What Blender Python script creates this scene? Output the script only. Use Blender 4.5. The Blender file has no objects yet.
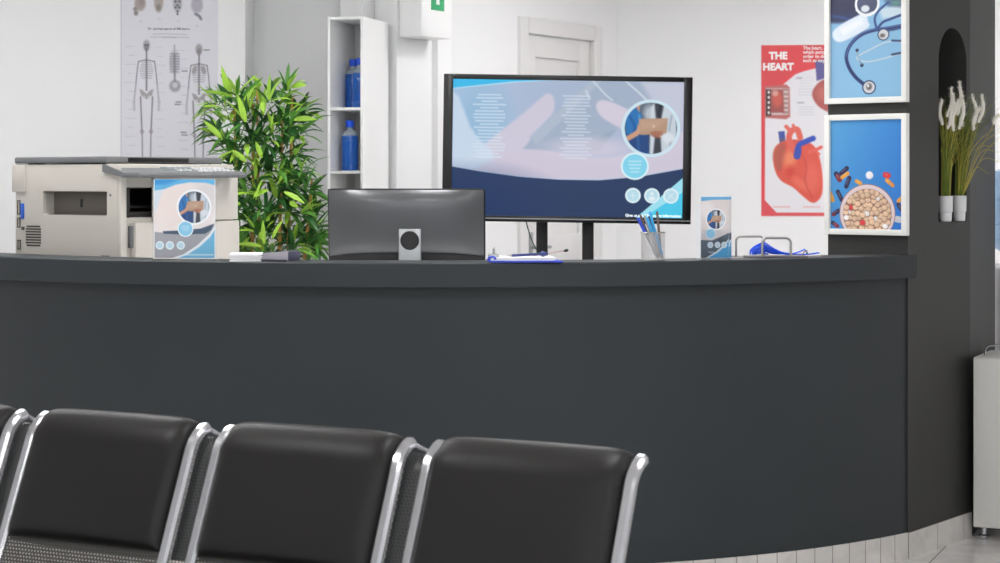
import bpy, bmesh, math, random
import numpy as np
from mathutils import Vector, Matrix
random.seed(7)
rng = np.random.default_rng(7)
C = bpy.context.scene.collection
PI = math.pi
F = 2000.0          # focal length in pixels of a 1000 px wide frame
HZ = 180.0          # image row of the horizon
CH = 1.36           # eye height


def at(u, v, d):
    """a point at distance d seen in direction (u, v)"""
    return Vector(((u - 500) * d / F, d, CH - (v - HZ) * d / F))


def lin(c):
    c = np.asarray(c, float) / 255.0
    return np.where(c <= 0.04045, c / 12.92, ((c + 0.055) / 1.055) ** 2.4)


# ------------------------------------------------------------------ materials
MATS = {}


def mat(name, rgb=(200, 200, 200), rough=0.5, metal=0.0, spec=0.5, bump=0.0, bscale=200.0, coat=0.0,
        trans=0.0, ior=1.45, vary=0.0, vscale=4.0, aniso=0.0):
    if name in MATS:
        return MATS[name]
    m = bpy.data.materials.new(name)
    m.use_nodes = True
    nt = m.node_tree
    b = nt.nodes['Principled BSDF']
    col = tuple(lin(rgb)) + (1,)
    b.inputs['Base Color'].default_value = col
    b.inputs['Roughness'].default_value = rough
    b.inputs['Metallic'].default_value = metal
    b.inputs['Specular IOR Level'].default_value = spec
    b.inputs['Coat Weight'].default_value = coat
    b.inputs['Transmission Weight'].default_value = trans
    b.inputs['IOR'].default_value = ior
    tc = nt.nodes.new('ShaderNodeTexCoord')
    if bump:
        n = nt.nodes.new('ShaderNodeTexNoise')
        n.inputs['Scale'].default_value = bscale
        n.inputs['Detail'].default_value = 3
        nt.links.new(tc.outputs['Object'], n.inputs['Vector'])
        bp = nt.nodes.new('ShaderNodeBump')
        bp.inputs['Strength'].default_value = bump
        bp.inputs['Distance'].default_value = 0.002
        nt.links.new(n.outputs['Fac'], bp.inputs['Height'])
        nt.links.new(bp.outputs['Normal'], b.inputs['Normal'])
    if vary:
        n = nt.nodes.new('ShaderNodeTexNoise')
        n.inputs['Scale'].default_value = vscale
        n.inputs['Detail'].default_value = 4
        nt.links.new(tc.outputs['Object'], n.inputs['Vector'])
        mx = nt.nodes.new('ShaderNodeMix')
        mx.data_type = 'RGBA'
        mx.inputs['A'].default_value = tuple(lin(np.clip(np.array(rgb) * (1 - vary), 0, 255))) + (1,)
        mx.inputs['B'].default_value = tuple(lin(np.clip(np.array(rgb) * (1 + vary), 0, 255))) + (1,)
        nt.links.new(n.outputs['Fac'], mx.inputs['Factor'])
        nt.links.new(mx.outputs['Result'], b.inputs['Base Color'])
    MATS[name] = m
    return m


def emit_mat(name, rgb, strength):
    m = bpy.data.materials.new(name)
    m.use_nodes = True
    b = m.node_tree.nodes['Principled BSDF']
    b.inputs['Base Color'].default_value = (0.8, 0.8, 0.8, 1)
    b.inputs['Emission Color'].default_value = tuple(lin(rgb)) + (1,)
    b.inputs['Emission Strength'].default_value = strength
    MATS[name] = m
    return m


def print_mat(name, emission=False, rough=0.45, coat=0.0):
    """printed paper (or a lit screen): colours of the print come from the mesh's own colour attribute"""
    m = bpy.data.materials.new(name)
    m.use_nodes = True
    nt = m.node_tree
    b = nt.nodes['Principled BSDF']
    a = nt.nodes.new('ShaderNodeAttribute')
    a.attribute_name = 'print'
    if emission:
        b.inputs['Base Color'].default_value = (0.01, 0.01, 0.01, 1)
        nt.links.new(a.outputs['Color'], b.inputs['Emission Color'])
        b.inputs['Emission Strength'].default_value = 0.95
        b.inputs['Roughness'].default_value = 0.3
        b.inputs['Specular IOR Level'].default_value = 0.12
    else:
        nt.links.new(a.outputs['Color'], b.inputs['Base Color'])
        b.inputs['Roughness'].default_value = rough
        b.inputs['Coat Weight'].default_value = coat
    MATS[name] = m
    return m


def tile_mat(name, rgb, grout, pitch, width, uv=True, pitch_v=0.0, rot=0.0, rough=0.25, off=(0, 0)):
    m = bpy.data.materials.new(name)
    m.use_nodes = True
    nt = m.node_tree
    b = nt.nodes['Principled BSDF']
    b.inputs['Roughness'].default_value = rough
    tc = nt.nodes.new('ShaderNodeTexCoord')
    mp = nt.nodes.new('ShaderNodeMapping')
    mp.inputs['Rotation'].default_value = (0, 0, rot)
    mp.inputs['Location'].default_value = (off[0], off[1], 0)
    nt.links.new(tc.outputs['UV' if uv else 'Object'], mp.inputs['Vector'])
    sp = nt.nodes.new('ShaderNodeSeparateXYZ')
    nt.links.new(mp.outputs['Vector'], sp.inputs[0])

    def seam(sock, p):
        d = nt.nodes.new('ShaderNodeMath'); d.operation = 'DIVIDE'; d.inputs[1].default_value = p
        nt.links.new(sock, d.inputs[0])
        f = nt.nodes.new('ShaderNodeMath'); f.operation = 'FRACT'
        nt.links.new(d.outputs[0], f.inputs[0])
        c = nt.nodes.new('ShaderNodeMath'); c.operation = 'LESS_THAN'; c.inputs[1].default_value = width / p
        nt.links.new(f.outputs[0], c.inputs[0])
        return c.outputs[0]
    fac = seam(sp.outputs['X'], pitch)
    if pitch_v:
        mxm = nt.nodes.new('ShaderNodeMath'); mxm.operation = 'MAXIMUM'
        nt.links.new(fac, mxm.inputs[0]); nt.links.new(seam(sp.outputs['Y'], pitch_v), mxm.inputs[1])
        fac = mxm.outputs[0]
    n = nt.nodes.new('ShaderNodeTexNoise')
    n.inputs['Scale'].default_value = 6; n.inputs['Detail'].default_value = 6; n.inputs['Distortion'].default_value = 1.5
    nt.links.new(tc.outputs['Object'], n.inputs['Vector'])
    rp = nt.nodes.new('ShaderNodeValToRGB')
    rp.color_ramp.elements[0].position = 0.35; rp.color_ramp.elements[1].position = 0.62
    rp.color_ramp.elements[0].color = tuple(lin(np.array(rgb) * 0.93)) + (1,)
    rp.color_ramp.elements[1].color = tuple(lin(rgb)) + (1,)
    nt.links.new(n.outputs['Fac'], rp.inputs[0])
    mx = nt.nodes.new('ShaderNodeMix'); mx.data_type = 'RGBA'
    nt.links.new(fac, mx.inputs['Factor'])
    nt.links.new(rp.outputs[0], mx.inputs['A'])
    mx.inputs['B'].default_value = tuple(lin(grout)) + (1,)
    nt.links.new(mx.outputs['Result'], b.inputs['Base Color'])
    MATS[name] = m
    return m


def perforated_mat(name, rgb, pitch, rad):
    """steel sheet with staggered round holes, laid out in the sheet's own metres"""
    m = bpy.data.materials.new(name)
    m.use_nodes = True
    nt = m.node_tree
    b = nt.nodes['Principled BSDF']
    b.inputs['Base Color'].default_value = tuple(lin(rgb)) + (1,)
    b.inputs['Metallic'].default_value = 0.85
    b.inputs['Roughness'].default_value = 0.38
    out = nt.nodes['Material Output']
    tc = nt.nodes.new('ShaderNodeTexCoord')

    def cell(ox, oy):
        mp = nt.nodes.new('ShaderNodeMapping'); mp.vector_type = 'POINT'
        mp.inputs['Scale'].default_value = (1 / pitch, 1 / (pitch * 1.732), 1)
        mp.inputs['Location'].default_value = (ox, oy, 0)
        nt.links.new(tc.outputs['UV'], mp.inputs['Vector'])
        fr = nt.nodes.new('ShaderNodeVectorMath'); fr.operation = 'FRACTION'
        nt.links.new(mp.outputs[0], fr.inputs[0])
        sb = nt.nodes.new('ShaderNodeVectorMath'); sb.operation = 'SUBTRACT'
        sb.inputs[1].default_value = (0.5, 0.5, 0)
        nt.links.new(fr.outputs[0], sb.inputs[0])
        ml = nt.nodes.new('ShaderNodeVectorMath'); ml.operation = 'MULTIPLY'
        ml.inputs[1].default_value = (pitch, pitch * 1.732, 0)
        nt.links.new(sb.outputs[0], ml.inputs[0])
        ln = nt.nodes.new('ShaderNodeVectorMath'); ln.operation = 'LENGTH'
        nt.links.new(ml.outputs[0], ln.inputs[0])
        return ln.outputs['Value']
    mn = nt.nodes.new('ShaderNodeMath'); mn.operation = 'MINIMUM'
    nt.links.new(cell(0, 0), mn.inputs[0]); nt.links.new(cell(0.5, 0.5), mn.inputs[1])
    lt = nt.nodes.new('ShaderNodeMath'); lt.operation = 'LESS_THAN'; lt.inputs[1].default_value = rad
    nt.links.new(mn.outputs[0], lt.inputs[0])
    tr = nt.nodes.new('ShaderNodeBsdfTransparent')
    ms = nt.nodes.new('ShaderNodeMixShader')
    nt.links.new(lt.outputs[0], ms.inputs[0])
    nt.links.new(b.outputs[0], ms.inputs[1]); nt.links.new(tr.outputs[0], ms.inputs[2])
    nt.links.new(ms.outputs[0], out.inputs['Surface'])
    MATS[name] = m
    return m


WALL = mat('white_wall_paint', (239, 239, 240), 0.75, bump=0.05, bscale=60)
CEIL = mat('ceiling_paint', (238, 238, 236), 0.85)
DARK = mat('charcoal_paint', (44, 49, 52), 0.5, spec=0.4, bump=0.12, bscale=35, vary=0.05, vscale=2.5)
DARKP = mat('charcoal_pillar_paint', (50, 50, 49), 0.55, spec=0.4, bump=0.12, bscale=35, vary=0.05, vscale=2.5)
WHITEM = mat('white_melamine', (247, 247, 247), 0.4)
FRAMEW = mat('white_frame_wood', (238, 237, 233), 0.4)
BEIGE = mat('printer_beige', (192, 187, 179), 0.5, bump=0.05, bscale=400)
BEIGE2 = mat('printer_light_beige', (202, 197, 189), 0.5)
PGREY = mat('printer_grey', (108, 110, 112), 0.45)
PDARK = mat('printer_dark', (48, 46, 44), 0.5)
BLACKP = mat('black_plastic', (22, 22, 24), 0.35)
BLACKM = mat('black_matte', (24, 24, 26), 0.6)
CHROME = mat('chrome', (186, 186, 190), 0.22, metal=1.0)
STEEL = mat('brushed_steel', (170, 168, 165), 0.3, metal=1.0)
LEATHER = mat('black_leatherette', (21, 19, 19), 0.42, spec=0.32, bump=0.08, bscale=500)
MONBACK = mat('monitor_grey', (98, 99, 101), 0.32, metal=0.6)
SILVER = mat('silver_plastic', (168, 170, 172), 0.35, metal=0.6)
PAPER = mat('white_paper', (240, 240, 242), 0.7)
BLUE = mat('blue_plastic', (52, 78, 205), 0.4)
LBLUE = mat('light_blue_plastic', (60, 165, 225), 0.35)
ROYAL = mat('royal_blue_strap', (22, 88, 240), 0.4, bump=0.1, bscale=300)
NAVYP = mat('navy_plastic', (48, 60, 120), 0.4)
BROWNP = mat('brown_pen', (110, 92, 84), 0.4)
CLEAR = mat('clear_acrylic', (250, 252, 255), 0.03, trans=1.0, ior=1.12)
PENCLR = mat('clear_pen', (200, 200, 205), 0.2, trans=0.6, ior=1.2)
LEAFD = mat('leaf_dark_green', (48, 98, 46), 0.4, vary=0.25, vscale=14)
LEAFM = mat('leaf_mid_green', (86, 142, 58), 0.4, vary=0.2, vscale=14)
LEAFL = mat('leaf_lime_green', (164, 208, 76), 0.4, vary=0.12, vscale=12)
CANE = mat('tan_cane', (190, 142, 72), 0.5, vary=0.2, vscale=20)
POTM = mat('dark_planter', (70, 66, 62), 0.6)
GRASS = mat('grass_olive', (104, 120, 52), 0.6, vary=0.3, vscale=30)
GRASSY = mat('grass_yellow', (186, 172, 78), 0.6)
PLUME = mat('plume_white', (246, 242, 232), 0.8)
CUPW = mat('white_ceramic', (216, 216, 218), 0.35)
BOTTLE = mat('blue_bottle', (28, 104, 204), 0.1, trans=0.3, ior=1.3, coat=0.5)
BOTCLR = mat('clear_bottle_top', (214, 228, 240), 0.1, trans=0.6, ior=1.2)
CAPB = mat('blue_cap', (18, 84, 226), 0.4)
GREEN = mat('exit_green', (52, 172, 112), 0.5)
CABM = mat('grey_white_cabinet', (214, 212, 207), 0.45)
DISPM = mat('grey_dispenser', (168, 168, 172), 0.4)
JUG = mat('blue_water_jug', (178, 208, 236), 0.08, trans=0.7, ior=1.3)
CABLEM = mat('dark_green_cable', (24, 82, 68), 0.5)
DOORM = mat('white_door_paint', (226, 225, 224), 0.5)
SOIL = mat('soil', (58, 46, 36), 0.9)
PRINT = print_mat('printed_paper')
PRINTG = print_mat('glossy_print', rough=0.3, coat=0.2)
SCREEN = print_mat('lit_screen', emission=True)
FLOORM = tile_mat('white_floor_tiles', (222, 219, 217), (150, 146, 142), 0.60, 0.006, uv=False, pitch_v=0.60, rot=math.radians(22), rough=0.2, off=(0.05, 0.1))
SKIRTN = tile_mat('narrow_skirting_tiles', (214, 210, 206), (150, 143, 138), 0.082, 0.004)
SKIRTW = tile_mat('wide_skirting_tiles', (214, 210, 206), (150, 143, 138), 0.245, 0.004)
PERF = perforated_mat('perforated_steel', (80, 79, 77), 0.0095, 0.0034)
PERFD = perforated_mat('perforated_dark_steel', (84, 83, 80), 0.0095, 0.0019)
MESHM = perforated_mat('wire_mesh', (206, 204, 206), 0.0042, 0.00185)


# ------------------------------------------------------------------ builders
def obj(name, bm, m, parent=None, smooth=True, angle=35):
    me = bpy.data.meshes.new(name)
    bmesh.ops.recalc_face_normals(bm, faces=bm.faces)
    bm.to_mesh(me)
    bm.free()
    for mm in (m if isinstance(m, (list, tuple)) else [m]):
        me.materials.append(mm)
    if smooth:
        me.set_sharp_from_angle(angle=math.radians(angle))
        for p in me.polygons:
            p.use_smooth = True
    o = bpy.data.objects.new(name, me)
    C.objects.link(o)
    if parent:
        o.parent = parent
    return o


def thing(name, label, cat, loc=(0, 0, 0), rotz=0.0, group=None, rot=None):
    o = bpy.data.objects.new(name, None)
    C.objects.link(o)
    o.empty_display_size = 0.05
    o.location = loc
    o.rotation_euler = rot if rot else (0, 0, rotz)
    o['label'] = label
    o['category'] = cat
    if group:
        o['group'] = group
    return o


def tag(o, label, cat, group=None):
    o['label'] = label
    o['category'] = cat
    if group:
        o['group'] = group
    return o


def struct(o):
    o['kind'] = 'structure'
    return o


def B():
    return bmesh.new()


def add_box(bm, lo, hi, bevel=0.0, mi=0, seg=2):
    lo = Vector(lo); hi = Vector(hi)
    vs = [bm.verts.new((x, y, z)) for z in (lo.z, hi.z) for y in (lo.y, hi.y) for x in (lo.x, hi.x)]
    fs = []
    for q in ((0, 2, 3, 1), (4, 5, 7, 6), (0, 1, 5, 4), (2, 6, 7, 3), (0, 4, 6, 2), (1, 3, 7, 5)):
        f = bm.faces.new([vs[i] for i in q]); f.material_index = mi
        fs.append(f)
    if bevel:
        es = list({e for f in fs for e in f.edges})
        r = bmesh.ops.bevel(bm, geom=es, offset=bevel, segments=seg, affect='EDGES', profile=0.5)
        for f in r['faces']:
            f.material_index = mi
    return vs


def box(lo, hi, bevel=0.0):
    bm = B(); add_box(bm, lo, hi, bevel); return bm


def add_loft(bm, rows, closed=False, cap=False, mi=0, uvs=None):
    uvl = bm.loops.layers.uv.verify() if uvs else None
    V = [[bm.verts.new(p) for p in r] for r in rows]
    n = len(rows[0])
    for i in range(len(rows) - 1):
        for j in range(n if closed else n - 1):
            k = (j + 1) % n
            try:
                f = bm.faces.new((V[i][j], V[i][k], V[i + 1][k], V[i + 1][j]))
            except ValueError:
                continue
            f.material_index = mi
            if uvs:
                for l, (a, b) in zip(f.loops, ((i, j), (i, j + 1), (i + 1, j + 1), (i + 1, j))):
                    l[uvl].uv = uvs(a, b)
    if cap:
        for r in (V[0], V[-1]):
            try:
                f = bm.faces.new(r); f.material_index = mi
            except ValueError:
                pass
    return V


def add_tube(bm, path, r, seg=10, closed=False, cap=True, mi=0):
    P = [Vector(p) for p in path]
    n = len(P)
    R = r if isinstance(r, (list, tuple)) else [r] * n
    rows = []
    up = None
    for i in range(n):
        a = P[(i - 1) % n] if (closed or i > 0) else P[0]
        b = P[(i + 1) % n] if (closed or i < n - 1) else P[-1]
        t = (b - a).normalized()
        if up is None:
            up = Vector((0, 0, 1)) if abs(t.z) < 0.9 else Vector((1, 0, 0))
        s = t.cross(up)
        if s.length < 1e-6:
            s = t.orthogonal()
        s.normalize()
        up = s.cross(t).normalized()
        rows.append([P[i] + (s * math.cos(2 * PI * k / seg) + up * math.sin(2 * PI * k / seg)) * R[i] for k in range(seg)])
    if closed:
        rows.append(rows[0])
        V = add_loft(bm, rows, closed=True, mi=mi)
        bmesh.ops.remove_doubles(bm, verts=[v for r_ in (V[0], V[-1]) for v in r_], dist=1e-6)
    else:
        add_loft(bm, rows, closed=True, cap=cap, mi=mi)


def add_lathe(bm, prof, center=(0, 0, 0), seg=28, mi=0):
    cx, cy, cz = center
    rows = []
    for r, z in prof:
        rows.append([(cx + max(r, 1e-4) * math.cos(2 * PI * k / seg), cy + max(r, 1e-4) * math.sin(2 * PI * k / seg), cz + z) for k in range(seg)])
    add_loft(bm, rows, closed=True, cap=True, mi=mi)


def add_prism(bm, pts, z0, z1, mi=0, bevel=0.0):
    lo = [bm.verts.new((x, y, z0)) for x, y in pts]
    hi = [bm.verts.new((x, y, z1)) for x, y in pts]
    fs = [bm.faces.new(lo[::-1]), bm.faces.new(hi)]
    n = len(pts)
    for i in range(n):
        fs.append(bm.faces.new((lo[i], lo[(i + 1) % n], hi[(i + 1) % n], hi[i])))
    for f in fs:
        f.material_index = mi
    if bevel:
        bmesh.ops.bevel(bm, geom=list({e for f in fs for e in f.edges}), offset=bevel, segments=2, affect='EDGES', profile=0.5)


def add_disc(bm, c, r, depth, axis='y', seg=32, mi=0, bevel=0.0):
    """solid disc facing -axis with its front at c"""
    c = Vector(c)
    rows = []
    for rr, d in ((r - bevel, 0), (r, bevel), (r, depth)):
        row = []
        for k in range(seg):
            a = 2 * PI * k / seg
            if axis == 'y':
                row.append(c + Vector((rr * math.cos(a), d, rr * math.sin(a))))
            elif axis == 'x':
                row.append(c + Vector((d, rr * math.cos(a), rr * math.sin(a))))
            else:
                row.append(c + Vector((rr * math.cos(a), rr * math.sin(a), d)))
        rows.append(row)
    add_loft(bm, rows, closed=True, cap=True, mi=mi)


def catmull(pts, n=8):
    P = [np.array(p, float) for p in pts]
    P = [2 * P[0] - P[1]] + P + [2 * P[-1] - P[-2]]
    out = []
    for i in range(1, len(P) - 2):
        for k in range(n):
            t = k / n
            a, b, c, d = P[i - 1], P[i], P[i + 1], P[i + 2]
            out.append(0.5 * (2 * b + (c - a) * t + (2 * a - 5 * b + 4 * c - d) * t * t + (3 * b - a - 3 * c + d) * t ** 3))
    out.append(P[-2])
    return out


def cut(o, boxes):
    """carve boxes out of a mesh object"""
    bm = B()
    for lo, hi, bv in boxes:
        add_box(bm, lo, hi, bv)
    k = obj('cutter', bm, BLACKP, None, smooth=False)
    md = o.modifiers.new('cut', 'BOOLEAN')
    md.operation = 'DIFFERENCE'
    md.object = k
    md.solver = 'EXACT'
    k.parent = o.parent
    bpy.context.view_layer.update()
    dg = bpy.context.evaluated_depsgraph_get()
    me = bpy.data.meshes.new_from_object(o.evaluated_get(dg))
    o.modifiers.clear()
    me.name = o.data.name
    o.data = me
    while len(me.materials) > 1:
        me.materials.pop(index=len(me.materials) - 1)
    for p in me.polygons:
        p.material_index = 0
    bpy.data.objects.remove(k)


def text(name, body, size, m, parent, loc, rot=(PI / 2, 0, 0), bold=0.0, align='CENTER', sx=1.0):
    cu = bpy.data.curves.new(name, 'FONT')
    cu.body = body
    cu.size = size
    cu.align_x = align
    cu.offset = bold
    cu.extrude = 0.0003
    t = bpy.data.objects.new(name + '_src', cu)
    C.objects.link(t)
    bpy.context.view_layer.update()
    me = bpy.data.meshes.new_from_object(t.evaluated_get(bpy.context.evaluated_depsgraph_get()))
    bpy.data.objects.remove(t)
    me.materials.clear()
    me.materials.append(m)
    me.name = name
    o = bpy.data.objects.new(name, me)
    C.objects.link(o)
    o.parent = parent
    o.location = loc
    o.rotation_euler = rot
    o.scale = (sx, 1, 1)
    return o


# ------------------------------------------------------------------ printed artwork
class Art:
    """a small painter for printed pictures; coordinates run x0..x1 to the right, y0..y1 downwards"""

    def __init__(s, x0, y0, x1, y1, nx, bg):
        s.x0, s.y0, s.x1, s.y1 = x0, y0, x1, y1
        s.nx = nx
        s.ny = int(round(nx * (y1 - y0) / (x1 - x0)))
        s.k = nx / (x1 - x0)
        xs = x0 + (np.arange(s.nx + 1)) / s.k
        ys = y0 + (np.arange(s.ny + 1)) * (y1 - y0) / s.ny
        s.X, s.Y = np.meshgrid(xs, ys)
        s.A = np.ones(s.X.shape + (3,)) * np.array(bg, float)

    def put(s, d, col, alpha=1.0, soft=0.0):
        w = soft + 0.9 / s.k
        m = np.clip(0.5 - d / w, 0, 1)[..., None] * alpha
        col = np.asarray(col, float)
        s.A = s.A * (1 - m) + col * m

    def circle(s, x, y, r, col, alpha=1.0, soft=0.0):
        s.put(np.hypot(s.X - x, s.Y - y) - r, col, alpha, soft)

    def ell(s, x, y, rx, ry, col, alpha=1.0, soft=0.0, ang=0.0):
        c, n = math.cos(ang), math.sin(ang)
        dx, dy = s.X - x, s.Y - y
        a, b = dx * c + dy * n, -dx * n + dy * c
        q = np.sqrt((a / rx) ** 2 + (b / ry) ** 2)
        s.put((q - 1) * min(rx, ry), col, alpha, soft)

    def line(s, pts, w, col, alpha=1.0, soft=0.0, smooth=True):
        if smooth and len(pts) > 2:
            pts = [tuple(p) for p in catmull(pts, 6)]
        d = np.full(s.X.shape, 1e9)
        for (ax, ay), (bx, by) in zip(pts[:-1], pts[1:]):
            vx, vy = bx - ax, by - ay
            t = np.clip(((s.X - ax) * vx + (s.Y - ay) * vy) / (vx * vx + vy * vy + 1e-9), 0, 1)
            d = np.minimum(d, np.hypot(s.X - ax - t * vx, s.Y - ay - t * vy))
        s.put(d - w / 2, col, alpha, soft)

    def poly(s, pts, col, alpha=1.0, soft=0.0, smooth=False):
        if smooth:
            q = list(pts) + list(pts[:3])
            cc = catmull(q, 6)
            pts = [tuple(p) for p in cc[6:6 + 6 * len(pts)]]
        d = np.full(s.X.shape, 1e9)
        ins = np.zeros(s.X.shape, bool)
        n = len(pts)
        for i in range(n):
            ax, ay = pts[i]
            bx, by = pts[(i + 1) % n]
            vx, vy = bx - ax, by - ay
            t = np.clip(((s.X - ax) * vx + (s.Y - ay) * vy) / (vx * vx + vy * vy + 1e-9), 0, 1)
            d = np.minimum(d, np.hypot(s.X - ax - t * vx, s.Y - ay - t * vy))
            if ay != by:
                c = ((ay > s.Y) != (by > s.Y)) & (s.X < (bx - ax) * (s.Y - ay) / (by - ay) + ax)
                ins ^= c
        s.put(np.where(ins, -d, d), col, alpha, soft)

    def rect(s, a, b, c, d, col, alpha=1.0, soft=0.0):
        s.put(np.maximum(np.abs(s.X - (a + c) / 2) - (c - a) / 2, np.abs(s.Y - (b + d) / 2) - (d - b) / 2), col, alpha, soft)

    def rows(s, x, y0, y1, step, half, col, alpha=0.7, th=1.2, var=0.4):
        y = y0
        while y <= y1:
            h = half * (1 - var * random.random())
            s.rect(x - h, y - th / 2, x + h, y + th / 2, col, alpha, 0.5)
            y += step

    def face(s, name, w, h, m, parent, loc=(0, 0, 0)):
        """the print as a w x h sheet facing -y, centred on loc"""
        ny, nx = s.X.shape
        gx = (np.arange(nx) / (nx - 1) - 0.5) * w + loc[0]
        gz = (0.5 - np.arange(ny) / (ny - 1)) * h + loc[2]
        GX, GZ = np.meshgrid(gx, gz)
        co = np.stack([GX, np.full_like(GX, loc[1]), GZ], -1).reshape(-1, 3).astype(np.float32)
        idx = np.arange(nx * ny).reshape(ny, nx)
        q = np.stack([idx[:-1, :-1], idx[1:, :-1], idx[1:, 1:], idx[:-1, 1:]], -1).reshape(-1)
        nf = (nx - 1) * (ny - 1)
        me = bpy.data.meshes.new(name)
        me.vertices.add(nx * ny)
        me.vertices.foreach_set('co', co.reshape(-1))
        me.loops.add(nf * 4)
        me.loops.foreach_set('vertex_index', q.astype(np.int32))
        me.polygons.add(nf)
        me.polygons.foreach_set('loop_start', (np.arange(nf) * 4).astype(np.int32))
        me.update(calc_edges=True)
        a = me.color_attributes.new('print', 'FLOAT_COLOR', 'POINT')
        rgba = np.concatenate([lin(np.clip(s.A, 0, 255)), np.ones(s.A.shape[:2] + (1,))], -1)
        a.data.foreach_set('color', rgba.reshape(-1).astype(np.float32))
        me.materials.append(m)
        o = bpy.data.objects.new(name, me)
        C.objects.link(o)
        if parent:
            o.parent = parent
        return o


def staff_photo(a, x, y, r):
    """round picture of two clinicians with a laptop"""
    A0 = a.A.copy()
    a.circle(x, y, r, (70, 76, 88))
    a.rect(x - r, y - r, x + r, y - r * 0.45, (104, 118, 134), 0.8, r * .2)
    a.ell(x - r * .05, y - r * .55, r * .22, r * .34, (206, 214, 224), .8, r * .2)
    a.poly([(x - r, y - r * .5), (x - r * .62, y - r * .95), (x - r * .38, y - r * .55), (x - r * .22, y - r * .1), (x - r * .1, y + r), (x - r * .9, y + r)], (44, 116, 182), 1, r * .08)
    a.poly([(x - r * .66, y - r), (x - r * .42, y - r), (x - r * .46, y - r * .62)], (206, 152, 128), 1, r * .05)
    a.line([(x - r * .8, y - r * .45), (x - r * .62, y - r * .05), (x - r * .7, y + r * .3)], r * .09, (28, 84, 148), .8, r * .06)
    a.line([(x - r * .45, y - r * .5), (x - r * .38, y - r * .1)], r * .08, (86, 160, 214), .8, r * .06)
    a.poly([(x - r * .95, y + r * .25), (x - r * .4, y + r * .22), (x - r * .08, y + r * .3), (x - r * .05, y + r), (x - r, y + r)], (36, 72, 128), 1, r * .1)
    a.line([(x - r * .5, y + r * .3), (x - r * .44, y + r * .95)], r * .08, (60, 104, 164), .8, r * .06)
    a.poly([(x + r * .1, y - r), (x + r * .5, y - r), (x + r * .42, y + r), (x, y + r)], (62, 66, 76), 1, r * .06)
    a.poly([(x + r * .5, y - r), (x + r * .95, y - r * .5), (x + r, y + r), (x + r * .42, y + r), (x + r * .34, y - r * .1)], (200, 210, 220), 1, r * .06)
    a.poly([(x - r * .02, y - r * .8), (x + r * .12, y - r), (x + r * .2, y - r * .2), (x + r * .1, y + r), (x - r * .04, y + r)], (204, 212, 222), 1, r * .06)
    a.line([(x + r * .78, y - r * .5), (x + r * .7, y + r * .1), (x + r * .78, y + r * .9)], r * .07, (150, 164, 180), .8, r * .06)
    a.line([(x + r * .38, y - r * .95), (x + r * .3, y - r * .6), (x + r * .36, y - r * .35)], r * .06, (34, 38, 50), 1, r * .04)
    a.line([(x - r * .9, y + r * .42), (x - r * .5, y + r * .16), (x - r * .4, y - r * .1)], r * .2, (206, 154, 128), 1, r * .05)
    a.poly([(x - r * .46, y - r * .36), (x + r * .64, y - r * .40), (x + r * .60, y + r * .20), (x - r * .40, y + r * .26)], (182, 148, 124))
    a.poly([(x - r * .42, y - r * .32), (x + r * .58, y - r * .36), (x + r * .2, y + r * .0), (x - r * .4, y + r * .1)], (196, 164, 142), .7, r * .2)
    a.ell(x + r * .1, y - r * .08, r * .05, r * .05, (214, 190, 172), 1, r * .04)
    a.ell(x + r * .25, y + r * .25, r * .25, r * .12, (152, 98, 82), 1, r * .05, .2)
    for f in (.1, .22, .34):
        a.line([(x + r * (f - .02), y + r * .28), (x + r * (f + .08), y + r * .12)], r * .07, (176, 118, 98), 1, r * .03)
    a.poly([(x + r * .36, y + r * .3), (x + r * .7, y + r * .12), (x + r * .95, y + r * .4), (x + r * .6, y + r * .6)], (218, 224, 232), 1, r * .08)
    d = np.hypot(a.X - x, a.Y - y) - r
    m = np.clip(0.5 - d * a.k, 0, 1)[..., None]
    a.A = A0 * (1 - m) + a.A * m


# ================================================================== THE ROOM
# counter arc: three points of the ledge's front edge
pA = Vector((-1.75, 7.00)); pB = Vector((-0.226, 6.449)); pC = Vector((1.475, 7.13))


def circ(a, b, c):
    d = 2 * (a.x * (b.y - c.y) + b.x * (c.y - a.y) + c.x * (a.y - b.y))
    q = lambda p: p.x * p.x + p.y * p.y
    ux = (q(a) * (b.y - c.y) + q(b) * (c.y - a.y) + q(c) * (a.y - b.y)) / d
    uy = (q(a) * (c.x - b.x) + q(b) * (a.x - c.x) + q(c) * (b.x - a.x)) / d
    return Vector((ux, uy)), (Vector((ux, uy)) - a).length


cc, R = circ(pA, pB, pC)


def arc(r, ph):
    return (cc.x + r * math.sin(ph), cc.y - r * math.cos(ph))


def ph_of_x(r, x):
    return math.asin((x - cc.x) / r)


def ledge_y(x, back=0.0):
    """depth of the ledge's front edge at x, moved back"""
    return cc.y - math.sqrt((R - back) ** 2 - (x - cc.x) ** 2)


# floor, ceiling, outer walls
struct(obj('floor', box((-4.2, -2.5, -0.06), (4.2, 12.6, 0)), FLOORM))
struct(obj('ceiling', box((-4.2, -2.5, 2.75), (4.2, 12.6, 2.85)), CEIL))
XA = -255 * 9.3 / F
struct(obj('wall_left_back', box((-4.1, 9.3, 0), (XA, 9.65, 2.75)), WALL))
struct(obj('wall_recess', box((XA - 0.1, 9.65, 0), (-0.30, 9.8, 2.75)), WALL))
struct(obj('wall_left', box((-4.2, -2.5, 0), (-4.1, 9.65, 2.75)), WALL))
struct(obj('wall_right', box((4.1, -2.5, 0), (4.2, 12.6, 2.75)), WALL))
# wall with the door, running away to the right
KB = Vector((117 * 11.5 / F, 11.5, 0))          # far corner
dB = Vector((0.53, 0.848, 0)).normalized()
nB = Vector((dB.y, -dB.x, 0))                    # towards the room


def tB(u):
    """distance along that wall, measured back from the far corner"""
    k = (u - 500) / F
    return (k * KB.y - KB.x) / (k * dB.y - dB.x)


wb = bpy.data.objects.new('frame_tmp', None)
rotB = math.atan2(dB.y, dB.x)


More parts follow.
